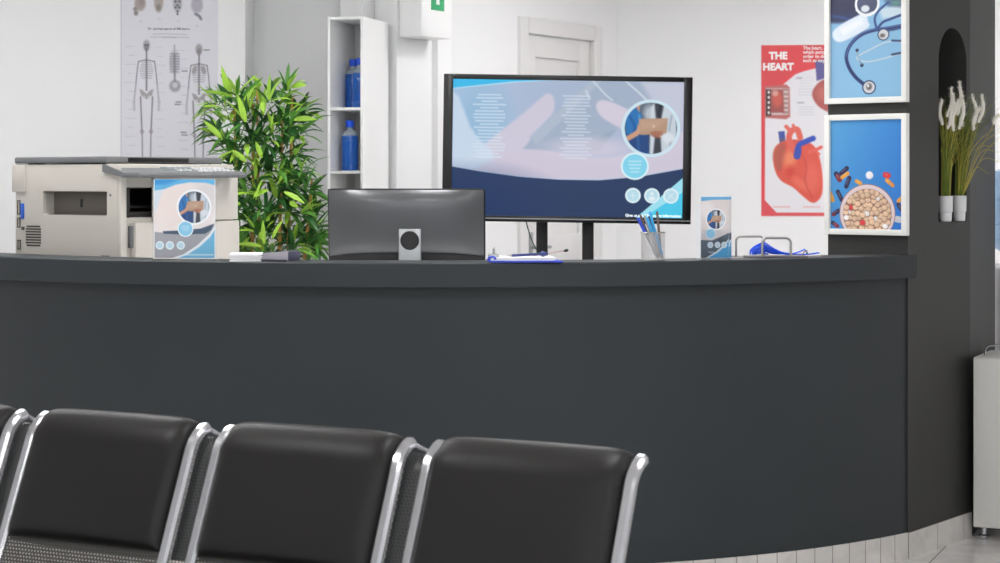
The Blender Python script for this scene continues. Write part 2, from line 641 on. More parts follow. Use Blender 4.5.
def on_wall_b(o):
    o.location = KB
    o.rotation_euler = (0, 0, rotB)
    return o


# local frame: x along the wall (negative = nearer), y = away from room
tD0, tD1 = -tB(517.5), -tB(599.5)
zt = CH + (HZ - 16) * (KB.y + dB.y * tD0) / F
bm = B()
add_box(bm, (-2.5, 0, 0), (tD0 + .02, 0.12, 2.75)); add_box(bm, (tD1 - .02, 0, 0), (0.0, 0.12, 2.75))
add_box(bm, (tD0 + .02, 0, zt - .02), (tD1 - .02, 0.12, 2.75))
struct(on_wall_b(obj('wall_door_side', bm, WALL, smooth=False)))
# pilaster the emergency light hangs on
tP0, tP1 = -tB(389) - 0.12, -tB(430)
struct(on_wall_b(obj('trim_1', box((tP0, -0.13, 0), (tP1, 0.0, 2.75), 0.004), WALL)))
# door with its casing
dt = bpy.data.objects.new('door_1', None); C.objects.link(dt); on_wall_b(dt); struct(dt)
bm = B()
cw = 0.085
add_box(bm, (tD0, -0.02, 0), (tD0 + cw, 0.06, zt), 0.004)
add_box(bm, (tD1 - cw, -0.02, 0), (tD1, 0.06, zt), 0.004)
add_box(bm, (tD0 + cw, -0.02, zt - cw), (tD1 - cw, 0.06, zt), 0.004)
obj('door_frame', bm, DOORM, dt)
d0, d1, dz = tD0 + cw + .004, tD1 - cw - .004, zt - cw - .005
bm = B()
st = 0.115
add_box(bm, (d0, 0.012, 0.01), (d0 + st, 0.05, dz), 0.003)
add_box(bm, (d1 - st, 0.012, 0.01), (d1, 0.05, dz), 0.003)
add_box(bm, (d0 + st, 0.012, dz - st), (d1 - st, 0.05, dz), 0.003)
add_box(bm, (d0 + st, 0.012, 0.01), (d1 - st, 0.05, 0.2), 0.003)
add_box(bm, (d0 + st, 0.012, 0.92), (d1 - st, 0.05, 1.06), 0.003)
add_box(bm, (d0 + st, 0.03, 0.2), (d1 - st, 0.045, dz - st))
obj('door_leaf', bm, DOORM, dt)
bm = B()
hx = d0 + 0.06
add_box(bm, (hx - .018, 0.002, 0.88), (hx + .018, 0.012, 1.08), 0.003)
add_tube(bm, [(hx, 0.01, 1.0), (hx, -0.04, 1.0), (hx + .012, -0.05, 1.0), (hx + .11, -0.05, 1.0)], 0.009)
obj('door_handle', bm, SILVER, dt)
# back wall with the red poster
dC = Vector((1, -0.085, 0)).normalized()
rotC = math.atan2(dC.y, dC.x)
wc = obj('wall_back', box((-0.05, 0, 0), (3.6, 0.12, 2.75)), WALL)
wc.location = KB; wc.rotation_euler = (0, 0, rotC); struct(wc)
# skirting boards of the white walls
bb = obj('baseboard_back', box((0.01, -0.015, 0), (3.4, -0.0005, 0.08)), WHITEM)
bb.location = KB; bb.rotation_euler = (0, 0, rotC); struct(bb)

# ---- charcoal pillar with an arched niche
PC = Vector((0.204 * 7.18, 7.18)); PL = Vector((0.1640 * 7.395, 7.395)); PR = Vector((0.235 * 7.638, 7.638))
dR2 = Vector((0.407, 0.9135))
PR2 = PR + dR2 * 0.53
dW = (PR - PC).normalized()
LW = (PR - PC).length


def t_on(p, d, u):
    k = (u - 500) / F
    return (k * p.y - p.x) / (d.x - k * d.y)


n0, n1 = t_on(PC, dW, 938.5), t_on(PC, dW, 966.5)
nz0 = CH - (222 - HZ) * 7.42 / F
nz1 = CH + (HZ - 26) * 7.42 / F
nin = Vector((-dW.y, dW.x)) * 0.17              # into the pillar
hole = []
nr = (n1 - n0) / 2
nm = (n0 + n1) / 2
ah = nr * 1.0
hole.append((n0, nz0)); hole.append((n1, nz0)); hole.append((n1, nz1 - ah))
for k in range(1, 24):
    a = PI * k / 24
    hole.append((nm + nr * math.cos(a), nz1 - ah + ah * math.sin(a)))
hole.append((n0, nz1 - ah))
bm = B()
w3 = lambda t, z, dep=0.0: (PC.x + dW.x * t + nin.x / .17 * dep, PC.y + dW.y * t + nin.y / .17 * dep, z)
ov = [bm.verts.new(w3(t, z)) for t, z in ((0, 0), (LW, 0), (LW, 2.75), (0, 2.75))]
hv = [bm.verts.new(w3(t, z)) for t, z in hole]
es = [bm.edges.new((l[i], l[(i + 1) % len(l)])) for l in (ov, hv) for i in range(len(l))]
bmesh.ops.triangle_fill(bm, use_beauty=True, use_dissolve=False, edges=es)
hb = [bm.verts.new(w3(t, z, 0.17)) for t, z in hole]
for i in range(len(hv)):
    j = (i + 1) % len(hv)
    bm.faces.new((hv[i], hv[j], hb[j], hb[i]))
bm.faces.new(hb)
PB1 = Vector((1.62, 8.2)); PL2 = PL + Vector((0.22, 0.5))
pts = [PC, PL, PL2, PB1, PR2, PR]
lo = [ov[0]] + [bm.verts.new((p.x, p.y, 0)) for p in pts[1:-1]] + [ov[1]]
hi = [ov[3]] + [bm.verts.new((p.x, p.y, 2.75)) for p in pts[1:-1]] + [ov[2]]
for i in range(5):
    bm.faces.new((lo[i], lo[i + 1], hi[i + 1], hi[i]))
struct(obj('wall_pillar', bm, DARKP, smooth=False))
# tile skirting of the pillar
bm = B()
nout = Vector((dW.y, -dW.x))
uvl = bm.loops.layers.uv.verify()
o0, o1 = PC + nout * .008 + dW * 0.0, PR + nout * .008
rows = [[(PC.x, PC.y, 0), (o0.x, o0.y, 0), (o1.x, o1.y, 0), (PR.x, PR.y, 0)],
        [(PC.x, PC.y, .094), (o0.x, o0.y, .094), (o1.x, o1.y, .094), (PR.x, PR.y, .094)]]
add_loft(bm, rows, closed=True, cap=True, uvs=lambda i, j: ((0, 0.002, LW + .002, LW + .01, LW + .02)[j] + 0.003, i * .094))
struct(obj('baseboard_pillar', bm, SKIRTW, smooth=False))

# ================================================================== COUNTER
def trim(r1, r0, a):
    """inner radius, cut back where the bar would run into the pillar"""
    d = Vector((math.sin(a), -math.cos(a)))
    f = (PL - PC)
    # cc + d r = PC + f t
    det = d.x * -f.y + f.x * d.y
    q = PC - cc
    rr = (q.x * -f.y + f.x * q.y) / det
    t = (d.x * q.y - d.y * q.x) / det
    if -.2 < t < 1.0 and rr > r1:
        return min(rr + .001, r0 - .004)
    return r1


def meet(r0):
    """angle at which a bar of outer radius r0 runs out against the pillar's left face"""
    a = ph_of_x(r0, PC.x)
    for _ in range(400):
        d = Vector((math.sin(a), -math.cos(a)))
        f = PL - PC
        det = d.x * -f.y + f.x * d.y
        q = PC - cc
        if (q.x * -f.y + f.x * q.y) / det < r0 - .008:
            return a
        a -= .0005
    return a


ctr = thing('reception_counter', 'large curved charcoal reception counter with a projecting ledge and tiled foot', 'counter', (0, 0, 0))
phL = math.radians(-78)


def ring(r0, r1, z0, z1, a0, a1, n=72, bevel=0.0):
    """solid bent bar between radii r0 > r1"""
    bm = B()
    rows = []
    for k in range(n + 1):
        a = a0 + (a1 - a0) * k / n
        x0, y0 = arc(r0, a); x1, y1 = arc(trim(r1, r0, a), a)
        if bevel:
            xb, yb = arc(r0 - bevel, a)
            rows.append([(xb, yb, z0), (x0, y0, z0 + bevel), (x0, y0, z1 - bevel), (xb, yb, z1), (x1, y1, z1), (x1, y1, z0)])
        else:
            rows.append([(x0, y0, z0), (x0, y0, z1), (x1, y1, z1), (x1, y1, z0)])
    V = add_loft(bm, rows, closed=True, cap=True)
    return bm


ZT = 1.093
RB = R - 0.05
obj('body', ring(RB, RB - 0.14, 0, ZT - .082, phL, meet(RB)), DARK, ctr)
obj('ledge', ring(R, R - 0.20, ZT - .082, ZT, phL, ph_of_x(R, 0.2085 * 7.14), bevel=0.004), DARK, ctr)
a1s = meet(RB + .008)
bm = B()
rows = []
N = 90
for k in range(N + 1):
    a = phL + (a1s - phL) * k / N
    x0, y0 = arc(RB + .008, a); x1, y1 = arc(RB + .0008, a)
    rows.append([(x1, y1, 0), (x0, y0, 0), (x0, y0, .094), (x1, y1, .094)])
add_loft(bm, rows, closed=True, cap=True, uvs=lambda i, j: (-(N - i) / N * (a1s - phL) * RB, j * .05))
obj('tile_skirting', bm, SKIRTN, ctr, smooth=False)
ZW = 0.985
dsk = thing('work_desk', 'white curved work desk hidden behind the charcoal reception counter', 'desk')
a1w = ph_of_x(R - .21, 0.95)
obj('worktop', ring(R - .205, R - 1.25, ZW - .03, ZW, phL + .1, a1w), WHITEM, dsk)
obj('front_panel', ring(R - .23, R - .25, 0, ZW - .03, phL + .12, a1w - .02), WHITEM, dsk)
obj('back_panel', ring(R - 1.2, R - 1.22, 0, ZW - .03, phL + .14, a1w - .05), WHITEM, dsk)


# ================================================================== BENCH
P0 = Vector((-1.12, 4.891)); P1 = Vector((0.142 / 2 * 4.115, 4.115))
e = (P1 - P0); Lb = e.length; e = e / Lb
bench = thing('waiting_bench', 'row of joined black padded waiting seats with chrome side rails in the foreground', 'bench',
              (P0.x, P0.y, 0), math.atan2(e.y, e.x))
prof = [(0.0, .806), (.028, .797), (.052, .777), (.062, .764), (.074, .735), (.118, .628), (.176, .49), (.212, .436), (.272, .414), (.42, .413), (.58, .432), (.63, .425), (.65, .39)]
prof = [np.array((p[0], p[1] * .979)) for p in catmull(prof, 6)]
cum = np.concatenate([[0], np.cumsum([np.linalg.norm(prof[i + 1] - prof[i]) for i in range(len(prof) - 1)])])


def pp(s):
    s = min(max(s, 0), cum[-1])
    i = min(int(np.searchsorted(cum, s, side='right')) - 1, len(prof) - 2)
    t = (s - cum[i]) / (cum[i + 1] - cum[i])
    return prof[i] * (1 - t) + prof[i + 1] * t


def pn(s):
    d = pp(s + .012) - pp(s - .012)
    d = d / np.linalg.norm(d)
    return np.array([-d[1], d[0]]) * (1 if True else -1)


def P3(x, s, off):
    p = pp(s) + pn(s) * off
    return (x, -p[0], p[1])


# make the offset direction point to the sitter's side
if pn(0.2)[0] < 0:
    _pn = pn
    pn = lambda s: -_pn(s)
s_of_z = lambda z: next(cum[i] for i in range(len(prof)) if prof[i][1] <= z)


def pad(x0, x1, s0, s1, th, nx=26, ns=32, p=12):
    bm = B()
    xm, hw = (x0 + x1) / 2, (x1 - x0) / 2
    front, back = [], []
    for i in range(ns + 1):
        eta = math.sin((i / ns - .5) * PI)
        s = (s0 + s1) / 2 + (s1 - s0) / 2 * eta
        f, b = [], []
        for j in range(nx + 1):
            xi = math.sin((j / nx - .5) * PI)
            t = th * (max(0, (1 - abs(xi) ** p)) * max(0, (1 - abs(eta) ** (p + 3)))) ** 0.5
            t *= 1 + 0.14 * (1 - xi * xi)
            f.append(P3(xm + hw * xi, s, 0.004 + t)); b.append(P3(xm + hw * xi, s, 0.003))
        front.append(f); back.append(b)
    add_loft(bm, front); add_loft(bm, back)
    bmesh.ops.remove_doubles(bm, verts=bm.verts, dist=0.0012)
    return bm


def rail(x, w, s0, s1, off0, off1, n=46):
    bm = B()
    rows = []
    r = 0.006
    for i in range(n + 1):
        s = s0 + (s1 - s0) * i / n
        sec = []
        for (dx, do) in ((-w + r, off0), (w - r, off0), (w, off0 + r), (w, off1 - r), (w - r, off1), (-w + r, off1), (-w, off1 - r), (-w, off0 + r)):
            sec.append(P3(x + dx, s, do))
        rows.append(sec)
    add_loft(bm, rows, closed=True, cap=True)
    return bm


pitch, wseat, off0 = 0.556, 0.506, 0.010
sb = s_of_z(0.535)
se = cum[-1]
for k in range(-1, 3):
    xa = off0 + pitch * k
    xb = xa + wseat
    rw = 0.0135
    obj('side_rail', rail(xa + rw, rw, .006, se, -.014, .010), CHROME, bench)
    obj('side_rail', rail(xb - rw, rw, .006, se, -.014, .010), CHROME, bench)
    bm = B()
    ns = 40
    x0, x1 = xa + 2 * rw, xb - 2 * rw
    add_loft(bm, [[P3(x0 + (x1 - x0) * j / 4, se * i / ns, -.003) for j in range(5)] for i in range(ns + 1)],
             uvs=lambda i, j: (j / 4 * (x1 - x0), i / ns * se))
    obj('seat_shell', bm, PERFD, bench)
    bm = B()
    add_tube(bm, [P3(x0, 0.003, -.002), P3(x1, 0.003, -.002)], 0.0045)
    obj('top_rim', bm, CHROME, bench)
    obj('back_cushion', pad(x0 + .002, x1 - .002, 0.004, sb, 0.024), LEATHER, bench)
    obj('seat_cushion', pad(x0 + .002, x1 - .002, s_of_z(.424) + .015, se - .03, 0.03), LEATHER, bench)
    if k < 2:
        g0, g1 = xb, xa + pitch
        bm = B()
        add_loft(bm, [[P3(g0 - .01 + (g1 - g0 + .02) * j / 2, .012 + (se - .05) * i / ns, -.022) for j in range(3)] for i in range(ns + 1)],
                 uvs=lambda i, j: (j / 2 * (g1 - g0 + .02), i / ns * se))
        obj('link_panel', bm, PERF, bench)
        bm = B()
        add_tube(bm, [P3(g0 - .012, 0.002, -.004), P3(g0 + .006, .004, -.012), P3(g1 + .004, 0.02, -.022)], 0.004)
        obj('link_rim', bm, CHROME, bench)
xl, xr = off0 - pitch, off0 + 2 * pitch + wseat
obj('beam', box((xl + .05, -.42, .315), (xr - .05, -.34, .365), .006), STEEL, bench)
for k in range(-1, 3):
    xm = off0 + pitch * k + wseat / 2
    bm = B()
    add_box(bm, (xm - .12, -.52, .368), (xm + .12, -.28, .380), .002)
    add_box(bm, (xm - .1, -.5, .380), (xm - .08, -.3, .405)); add_box(bm, (xm + .08, -.5, .380), (xm + .1, -.3, .405))
    obj('seat_bracket', bm, STEEL, bench)
for x in (xl + .3, xr - .3):
    bm = B()
    add_tube(bm, [(x, -.38, .314), (x, -.38, .08)], .028, 16)
    add_tube(bm, [(x, -.68, .02), (x, -.6, .045), (x, -.38, .085), (x, -.16, .045), (x, -.08, .02)], [.02, .022, .03, .022, .02], 12)
    add_lathe(bm, [(.024, 0), (.024, .02), (.01, .024)], (x, -.68, 0), 16)
    add_lathe(bm, [(.024, 0), (.024, .02), (.01, .024)], (x, -.08, 0), 16)
    obj('leg', bm, CHROME, bench)


# ================================================================== PRINTER
al = math.radians(38)
pr_o = at(118, 180, 7.06); pr_o.z = ZW
PRrot = math.radians(52)
pX = Vector((math.cos(PRrot), math.sin(PRrot), 0)); pY = Vector((-math.sin(PRrot), math.cos(PRrot), 0))
prn = thing('office_printer', 'beige multifunction office printer with a dark grey lid on the desk', 'printer', pr_o, PRrot)


def psx(u):   # x' on the front face
    return t_on(Vector((pr_o.x, pr_o.y)), Vector((pX.x, pX.y)), u)


def psy(u):   # y' on the side face
    return t_on(Vector((pr_o.x, pr_o.y)), Vector((pY.x, pY.y)), u)


def pz(v, d=7.2):
    return CH - (v - HZ) * d / F - ZW


Lm, Ll = psx(234), psy(15)
bz1 = pz(164)
body = obj('body', box((0, 0, .012), (Lm, Ll, bz1), .006), BEIGE, prn)
cut(body, [((-.02, psy(107), pz(214.5, 7.35)), (.055, psy(43), pz(191, 7.35)), .004),
           ((psx(125), -.02, pz(218, 7.12)), (Lm - .03, .016, pz(187, 7.12)), .002)])
cut(body, [((.066, -.01, pz(217.5, 7.12)), (Lm - .035, .28, pz(187.5, 7.12)), .002)])
# inside of the grip recess and of the paper tray
GRIP = mat('grip_brown_grey', (104, 98, 90), .6)
bm = B()
gy0, gy1, gz0, gz1 = psy(106.6), psy(43.4), pz(214.2, 7.35), pz(191.3, 7.35)
for lo_, hi_ in (((.050, gy0, gz0), (.0545, gy1, gz1)), ((.003, gy0, gz0), (.05, gy0 + .002, gz1)), ((.003, gy0, gz1 - .002), (.05, gy1, gz1)), ((.003, gy0, gz0), (.05, gy1 - .02, gz0 + .002))):
    add_box(bm, lo_, hi_)
obj('grip_pocket', bm, GRIP, prn, smooth=False)
obj('grip_slot', box((.046, psy(71) - .004, pz(207, 7.3)), (.0505, psy(71) + .004, pz(199, 7.3))), BLACKP, prn)
bm = B()
add_box(bm, (psx(125) + .001, .0145, pz(217.6, 7.12)), (.067, .0165, pz(187.4, 7.12)))
add_box(bm, (.067, .27, pz(217, 7.12)), (Lm - .036, .279, pz(188, 7.12)))
add_box(bm, (.067, .0165, pz(217, 7.12)), (Lm - .036, .27, pz(212, 7.12)))
add_box(bm, (.067, .0165, pz(189, 7.12)), (Lm - .036, .27, pz(188, 7.12)))
obj('paper_bay', bm, PDARK, prn, smooth=False)
bm = B()
for i in range(4):
    add_box(bm, (.068, .03 + .05 * i, pz(208 - i, 7.15)), (psx(150) + .1, .05 + .05 * i, pz(206 - i, 7.15)))
obj('paper_guide', bm, BLACKP, prn)
obj('rear_block', box((-.006, Ll - .062, pz(192, 7.5)), (.1, Ll + .012, bz1 - .002), .004), BEIGE, prn)
# lid
bm = B()
add_box(bm, (-.004, .06, bz1 + .003), (Lm + .0, Ll + .0, pz(157, 7.3)), .006)
obj('scanner_lid', bm, PGREY, prn)
for y in (.12, Ll - .1):
    obj('lid_hinge', box((.02, y, bz1 - .002), (.06, y + .05, bz1 + .006)), PDARK, prn)
obj('lid_slot', box((.1, .052, bz1 + .007), (Lm - .18, .075, pz(158, 7.3)), .002), BLACKP, prn)
# control panel: a sloping slab in front of the lid
xc0, xc1 = -.008, psx(242) - .082
bm = B()
pf, pb = -.085, .075
zf, zb = pz(172.5, 7.0), pz(163.5, 7.1)
th = .018
sec = lambda x, f: [(x, f, zf - th), (x, f - .004, zf - th * .4), (x, f, zf), (x, pb, zb), (x, pb, zb - th * 1.6)]
add_loft(bm, [sec(xc0, pf + .05), sec(xc0 + .03, pf), sec(xc1 - .16, pf), sec(xc1 - .13, pf - .02), sec(xc1, pf - .02)], closed=True, cap=True)
obj('control_panel', bm, PGREY, prn, angle=25)
sl = (zb - zf) / (pb - pf)
nb = [(xc0 + .25 + .024 * i, pf + .03 + .028 * j) for i in range(3) for j in range(4)] + \
     [(xc1 - .19 + .022 * i, pf + .02 + .026 * j) for i in range(8) for j in range(4)]
for (x, y) in nb:
    bm = B()
    z = zf + sl * (y - pf)
    add_box(bm, (x - .007, y - .008, z - .001), (x + .007, y + .008, z + .006), .002)
    obj('button', bm, CUPW, prn)
bm = B()
z = zf + sl * (.1)
add_box(bm, (xc1 - .33, pf + .05, zf + sl * .05 - .002), (xc1 - .21, pf + .12, zf + sl * .085 + .004), .002)
obj('display_window', bm, mat('lcd_grey', (150, 158, 160), .2), prn)
# front covers
obj('front_edge', box((.002, -.012, .014), (psx(124.5), .002, bz1 - .02), .003), BEIGE2, prn)
obj('output_cover', box((psx(152), -.022, pz(221, 7.2)), (Lm, .004, bz1 - .03), .004), BEIGE2, prn)
obj('cassette_front', box((psx(131), -.026, .014), (Lm + .004, .004, pz(222, 7.2)), .004), BEIGE2, prn)
obj('side_latch', box((psx(128), -.014, pz(248, 7.1)), (psx(131), .003, pz(226, 7.1)), .002), PGREY, prn)
# side face details
bm = B()
for i in range(8):
    w = (1 - abs(i - 3.5) / 4.8)
    ym = (psy(41) + psy(26)) / 2
    hw = (psy(26) - psy(41)) / 2 * (1 - 0.12 * (i in (0, 7)))
    zc = pz(226 + i * 2.7, 7.4)
    add_box(bm, (-.0015, ym - hw, zc - .0025), (.004, ym + hw, zc + .0025))
obj('vent_grille', bm, PDARK, prn)
bm = B(); add_box(bm, (-.004, psy(24.3), pz(218, 7.5)), (.004, psy(21.2), pz(203, 7.5)), .001)
obj('blue_port', bm, mat('port_blue', (40, 92, 190), .4), prn)['label'] = 'blue connector port'
for (ua, ub, va, vb) in ((17.5, 20.5, 200, 214), (17.5, 20.5, 217, 227), (17.8, 21, 239, 248.5), (21.8, 24.4, 226, 229)):
    bm = B()
    y0, y1, z0, z1 = psy(ub), psy(ua), pz(vb, 7.5), pz(va, 7.5)
    for (a, b_, c, d) in ((y0, y0 + .004, z0, z1), (y1 - .004, y1, z0, z1), (y0, y1, z0, z0 + .003), (y0, y1, z1 - .003, z1)):
        add_box(bm, (-.002, a, c), (.003, b_, d))
    obj('port_cover', bm, PDARK, prn)
bm = B(); add_box(bm, (-.0012, psy(110), pz(256, 7.2)), (.003, psy(101), pz(254.4, 7.2)))
obj('maker_plate', bm, PGREY, prn)
bm = B(); add_disc(bm, (-.001, psy(110.5), pz(195, 7.2)), .005, .004, 'x', 12)
obj('screw', bm, PGREY, prn)
for x, y in ((.05, .05), (Lm - .05, .05), (.05, Ll - .05), (Lm - .05, Ll - .05)):
    bm = B(); add_lathe(bm, [(.016, 0), (.018, .013)], (x, y, 0), 14)
    obj('foot', bm, BLACKP, prn)


# ================================================================== PRINTED FLYERS
def flyer_art(nx):
    a = Art(60, 155, 370, 545, nx, (232, 225, 226))
    a.ell(170, 290, 130, 110, (236, 222, 218), .8, 80)
    a.ell(330, 230, 60, 80, (208, 204, 208), .6, 60)
    a.poly([(60, 155), (370, 155), (370, 185), (320, 172), (240, 170), (170, 182), (110, 205), (60, 212)], (96, 178, 226), 1, 3)
    a.poly([(60, 155), (200, 155), (120, 180), (60, 185)], (44, 140, 208), .8, 12)
    a.poly([(60, 212), (110, 205), (90, 250), (76, 300), (60, 330)], (206, 222, 236), .8, 8)
    a.poly([(60, 415), (180, 425), (260, 412), (358, 376), (370, 372), (370, 545), (60, 545)], (160, 162, 170), 1, 3)
    a.poly([(105, 412), (200, 408), (300, 398), (362, 376), (350, 405), (320, 424), (200, 428), (110, 424)], (62, 84, 106), 1, 3)
    a.poly([(370, 380), (340, 425), (280, 480), (210, 525), (150, 545), (370, 545)], (232, 238, 244), 1, 3)
    a.poly([(370, 400), (345, 440), (290, 490), (225, 530), (180, 545), (370, 545)], (112, 184, 222), 1, 3)
    a.rect(220, 524, 362, 532, (220, 236, 244), .7, 3)
    a.circle(263, 293, 88, (240, 244, 248))
    staff_photo(a, 263, 293, 78)
    a.circle(220, 400, 40, (236, 246, 250)); a.circle(220, 400, 35, (138, 202, 234))
    a.rows(220, 388, 414, 9, 20, (200, 230, 245), .8, 4)
    for x in (90, 141, 196):
        a.circle(x, 482, 21, (226, 240, 246)); a.circle(x, 482, 15, (190, 218, 234))
    a.rect(60, 155, 64, 545, (236, 236, 240), .8); a.rect(366, 155, 370, 545, (236, 236, 240), .8)
    return a


x = (184.5 - 500) * 6.78 / F
fy = ledge_y(x, .05) + .005
x = (184.5 - 500) * fy / F
fl = thing('flyer', 'white and blue A4 clinic flyer standing upright in front of the beige printer', 'flyer', (x, fy, ZT + .006), math.radians(-4))
fw, fh = .208, .264
obj('sheet', box((-fw / 2, .0005, 0), (fw / 2, .0015, fh)), PAPER, fl)
flyer_art(190).face('printed_face', fw - .001, fh - .001, PRINT, fl, (0, 0, fh / 2))
hd = thing('sign_holder', 'clear acrylic stand holding the A4 flyer in front of the printer', 'sign holder', (x, fy, ZT), math.radians(-4))
bm = B()
add_box(bm, (-.108, .003, .003), (.108, .006, .268), .0008)
obj('back_plate', bm, CLEAR, hd)
obj('foot_plate', box((-.108, -.010, 0), (.108, .045, .003), .0008), CLEAR, hd)


def dl_art():
    a = Art(75, 80, 285, 520, 130, (226, 218, 218))
    a.ell(120, 180, 50, 60, (240, 236, 236), .7, 40)
    a.poly([(75, 92), (285, 80), (285, 112), (180, 112), (75, 122)], (104, 178, 226), 1, 3)
    a.rect(75, 80, 285, 92, (236, 240, 244))
    a.poly([(75, 395), (160, 398), (230, 370), (285, 345), (285, 520), (75, 520)], (84, 96, 110), 1, 3)
    a.poly([(285, 385), (250, 425), (190, 475), (110, 520), (285, 520)], (222, 234, 242), 1, 3)
    a.poly([(285, 400), (255, 440), (200, 485), (130, 520), (285, 520)], (76, 168, 220), 1, 3)
    a.circle(188, 250, 76, (240, 242, 246)); staff_photo(a, 188, 250, 67)
    a.circle(148, 350, 38, (232, 244, 250)); a.circle(148, 350, 33, (150, 208, 236))
    for x in (146, 200, 250):
        a.circle(x, 430, 22, (228, 238, 244)); a.circle(x, 430, 16, (206, 222, 232))
    a.rect(130, 478, 200, 484, (220, 228, 236), .7, 2)
    return a


art_dl = dl_art()
x = (715 - 500) * 6.9 / F
ly = ledge_y(x, .05) + .05
x = (714.5 - 500) * ly / F
lh = thing('leaflet_holder', 'small clear acrylic leaflet holder between the pen cup and the metal wire rack', 'leaflet holder', (x, ly, ZT), math.radians(14))
obj('back_plate', box((-.055, .030, .003), (.055, .033, .185), .0008), CLEAR, lh)
obj('front_lip', box((-.055, -.016, .003), (.055, -.0135, .098), .0008), CLEAR, lh)
obj('bottom_plate', box((-.055, -.016, 0), (.055, .033, .003), .0008), CLEAR, lh)
for k, (yy, xx, lab) in enumerate(((-.009, -.002, 'foremost blue and white leaflet in the acrylic holder, beside the pen cup'),
                                   (.020, .018, 'leaflet standing behind the front one in the acrylic holder'))):
    w_, h_ = .1, .212
    t = thing('leaflet', lab, 'leaflet', lh.location + Matrix.Rotation(math.radians(14), 3, 'Z') @ Vector((xx, yy, .0045)), math.radians(14), 'leaflets in the acrylic holder')
    obj('sheet', box((-w_ / 2, .0005, 0), (w_ / 2, .004, h_)), PAPER, t)
    art_dl.face('printed_face', w_ - .001, h_ - .001, PRINT, t, (0, 0, h_ / 2))

# ================================================================== DESK THINGS
# paper sheets + card terminal on the ledge
x = (246 - 500) * 6.66 / F
y = ledge_y(x, .09) - .03
x = (247.5 - 500) * (y + .03) / F
t = thing('paper_stack', 'low stack of white paper on the ledge just right of the printer', 'paper', (x, y + .03, ZT), math.radians(6))
bm = B()
for i in range(7):
    r = (random.random() - .5) * .006
    add_box(bm, (-.055 + r, -.08 + r, i * .0036), (.05 + r, .08 + r, i * .0036 + .0030))
obj('sheets', bm, PAPER, t, smooth=False)
x = (279 - 500) * 6.62 / F
y = ledge_y(x, .06)
x = (278 - 500) * y / F
t = thing('card_terminal', 'grey handheld card terminal lying on the ledge left of the monitor', 'card terminal', (x, y, ZT), math.radians(-28))
bm = B()
rows = []
for xx, zt_ in ((-.062, .024), (-.03, .032), (.03, .037), (.062, .040)):
    rows.append([(xx, -.035, .004), (xx, -.038, zt_ * .5), (xx, -.030, zt_), (xx, .030, zt_), (xx, .038, zt_ * .5), (xx, .035, .004)])
add_loft(bm, rows, closed=True, cap=True)
bmesh.ops.translate(bm, verts=bm.verts, vec=(0, 0, -.004))
obj('case', bm, mat('terminal_grey', (150, 147, 156), .35), t, angle=50)
obj('end_cover', box((.060, -.033, .003), (.0655, .033, .034), .003), mat('terminal_slate', (78, 78, 100), .4), t)
obj('lower_shell', box((-.0625, -.0392, .0), (.0598, .0392, .008), .002), mat('terminal_dark', (62, 60, 74), .45), t)
obj('screen', box((.012, -.024, .0275), (.05, .024, .0345), .001), BLACKP, t)
for i in range(4):
    for j in range(3):
        obj('key', box((-.055 + i * .016, -.022 + j * .016, .0195 + i * .0012), (-.044 + i * .016, -.011 + j * .016, .0240 + i * .0012), .001), [mat('key_orange', (220, 150, 110), .5), mat('key_green', (90, 190, 120), .5), CUPW][j], t)

# monitor (seen from behind)
MD = 7.12
mc = at(405.5, 180, MD)
mon = thing('computer_monitor', 'wide curved dark grey computer monitor seen from behind on the desk', 'monitor', (mc.x, MD, ZW), math.radians(-1.5), None)
mw, mz0, mz1 = .2775, 1.071 - ZW, CH - 10 * MD / F - ZW
bm = B()
n = 36
rows_f, rows_b = [], []
for i in range(n + 1):
    q = -1 + 2 * i / n
    bow = .05 * q * q
    r_ = []
    for j in range(13):
        w = j / 12
        z = mz0 + (mz1 - mz0) * w
        bulge = .030 * (1 - q ** 4) * (1 - (2 * w - 1) ** 6) + .006
        tilt = -(w - .5) * .03
        # the back faces the visitors: -y
        r_.append((q * mw * (1 - .006 * (1 - w) * 0) + 0, bow - bulge + tilt, z))
    rows_b.append(r_)
    rows_f.append([(q * mw, bow + .008 - (j / 12 - .5) * .03, mz0 + (mz1 - mz0) * j / 12) for j in range(13)])
add_loft(bm, rows_b)
obj('back_shell', bm, MONBACK, mon)
bm = B()
add_loft(bm, [[(p[0] * .985, p[1] - .001, mz0 + .008 + (p[2] - mz0) * .94) for p in r_] for r_ in rows_f])
obj('screen', bm, mat('screen_black', (12, 12, 14), .15), mon)
bm = B()
rim = [Vector(rows_f[i][0]) for i in range(n + 1)] + [Vector(rows_f[n][j]) for j in range(1, 13)] + [Vector(rows_f[i][12]) for i in range(n - 1, -1, -1)] + [Vector(rows_f[0][j]) for j in range(11, 0, -1)]
add_tube(bm, rim, .0055, 8, closed=True)
obj('bezel', bm, BLACKP, mon)
bm = B()
rows = []
for i in range(n + 1):
    q = -1 + 2 * i / n
    bow = .05 * q * q
    bul = .030 * (1 - q ** 4) + .010
    d = .016 + .014 * (1 - q * q)
    rows.append([(q * mw, bow + .012, mz0 - .004), (q * mw, bow - bul * .55 + .008, mz0 - .004), (q * mw, bow - bul * .85 + .012, mz0 + d), (q * mw, bow + .012, mz0 + d)])
add_loft(bm, rows, closed=True, cap=True)
obj('lower_strip', bm, BLACKM, mon)
sw = .0395
bm = B()
add_box(bm, (-sw, -.064, 0.010), (sw, -.044, CH - 48.5 * MD / F - ZW), .004)
sx = (411 - 405.5) * MD / F
bmesh.ops.translate(bm, verts=bm.verts, vec=(sx, 0, 0))
stn = obj('stand_column', bm, SILVER, mon)
bm = B()
add_disc(bm, (sx, -.0655, CH - 60.5 * (MD - .06) / F - ZW), .0335, .004, 'y', 40, bevel=.001)
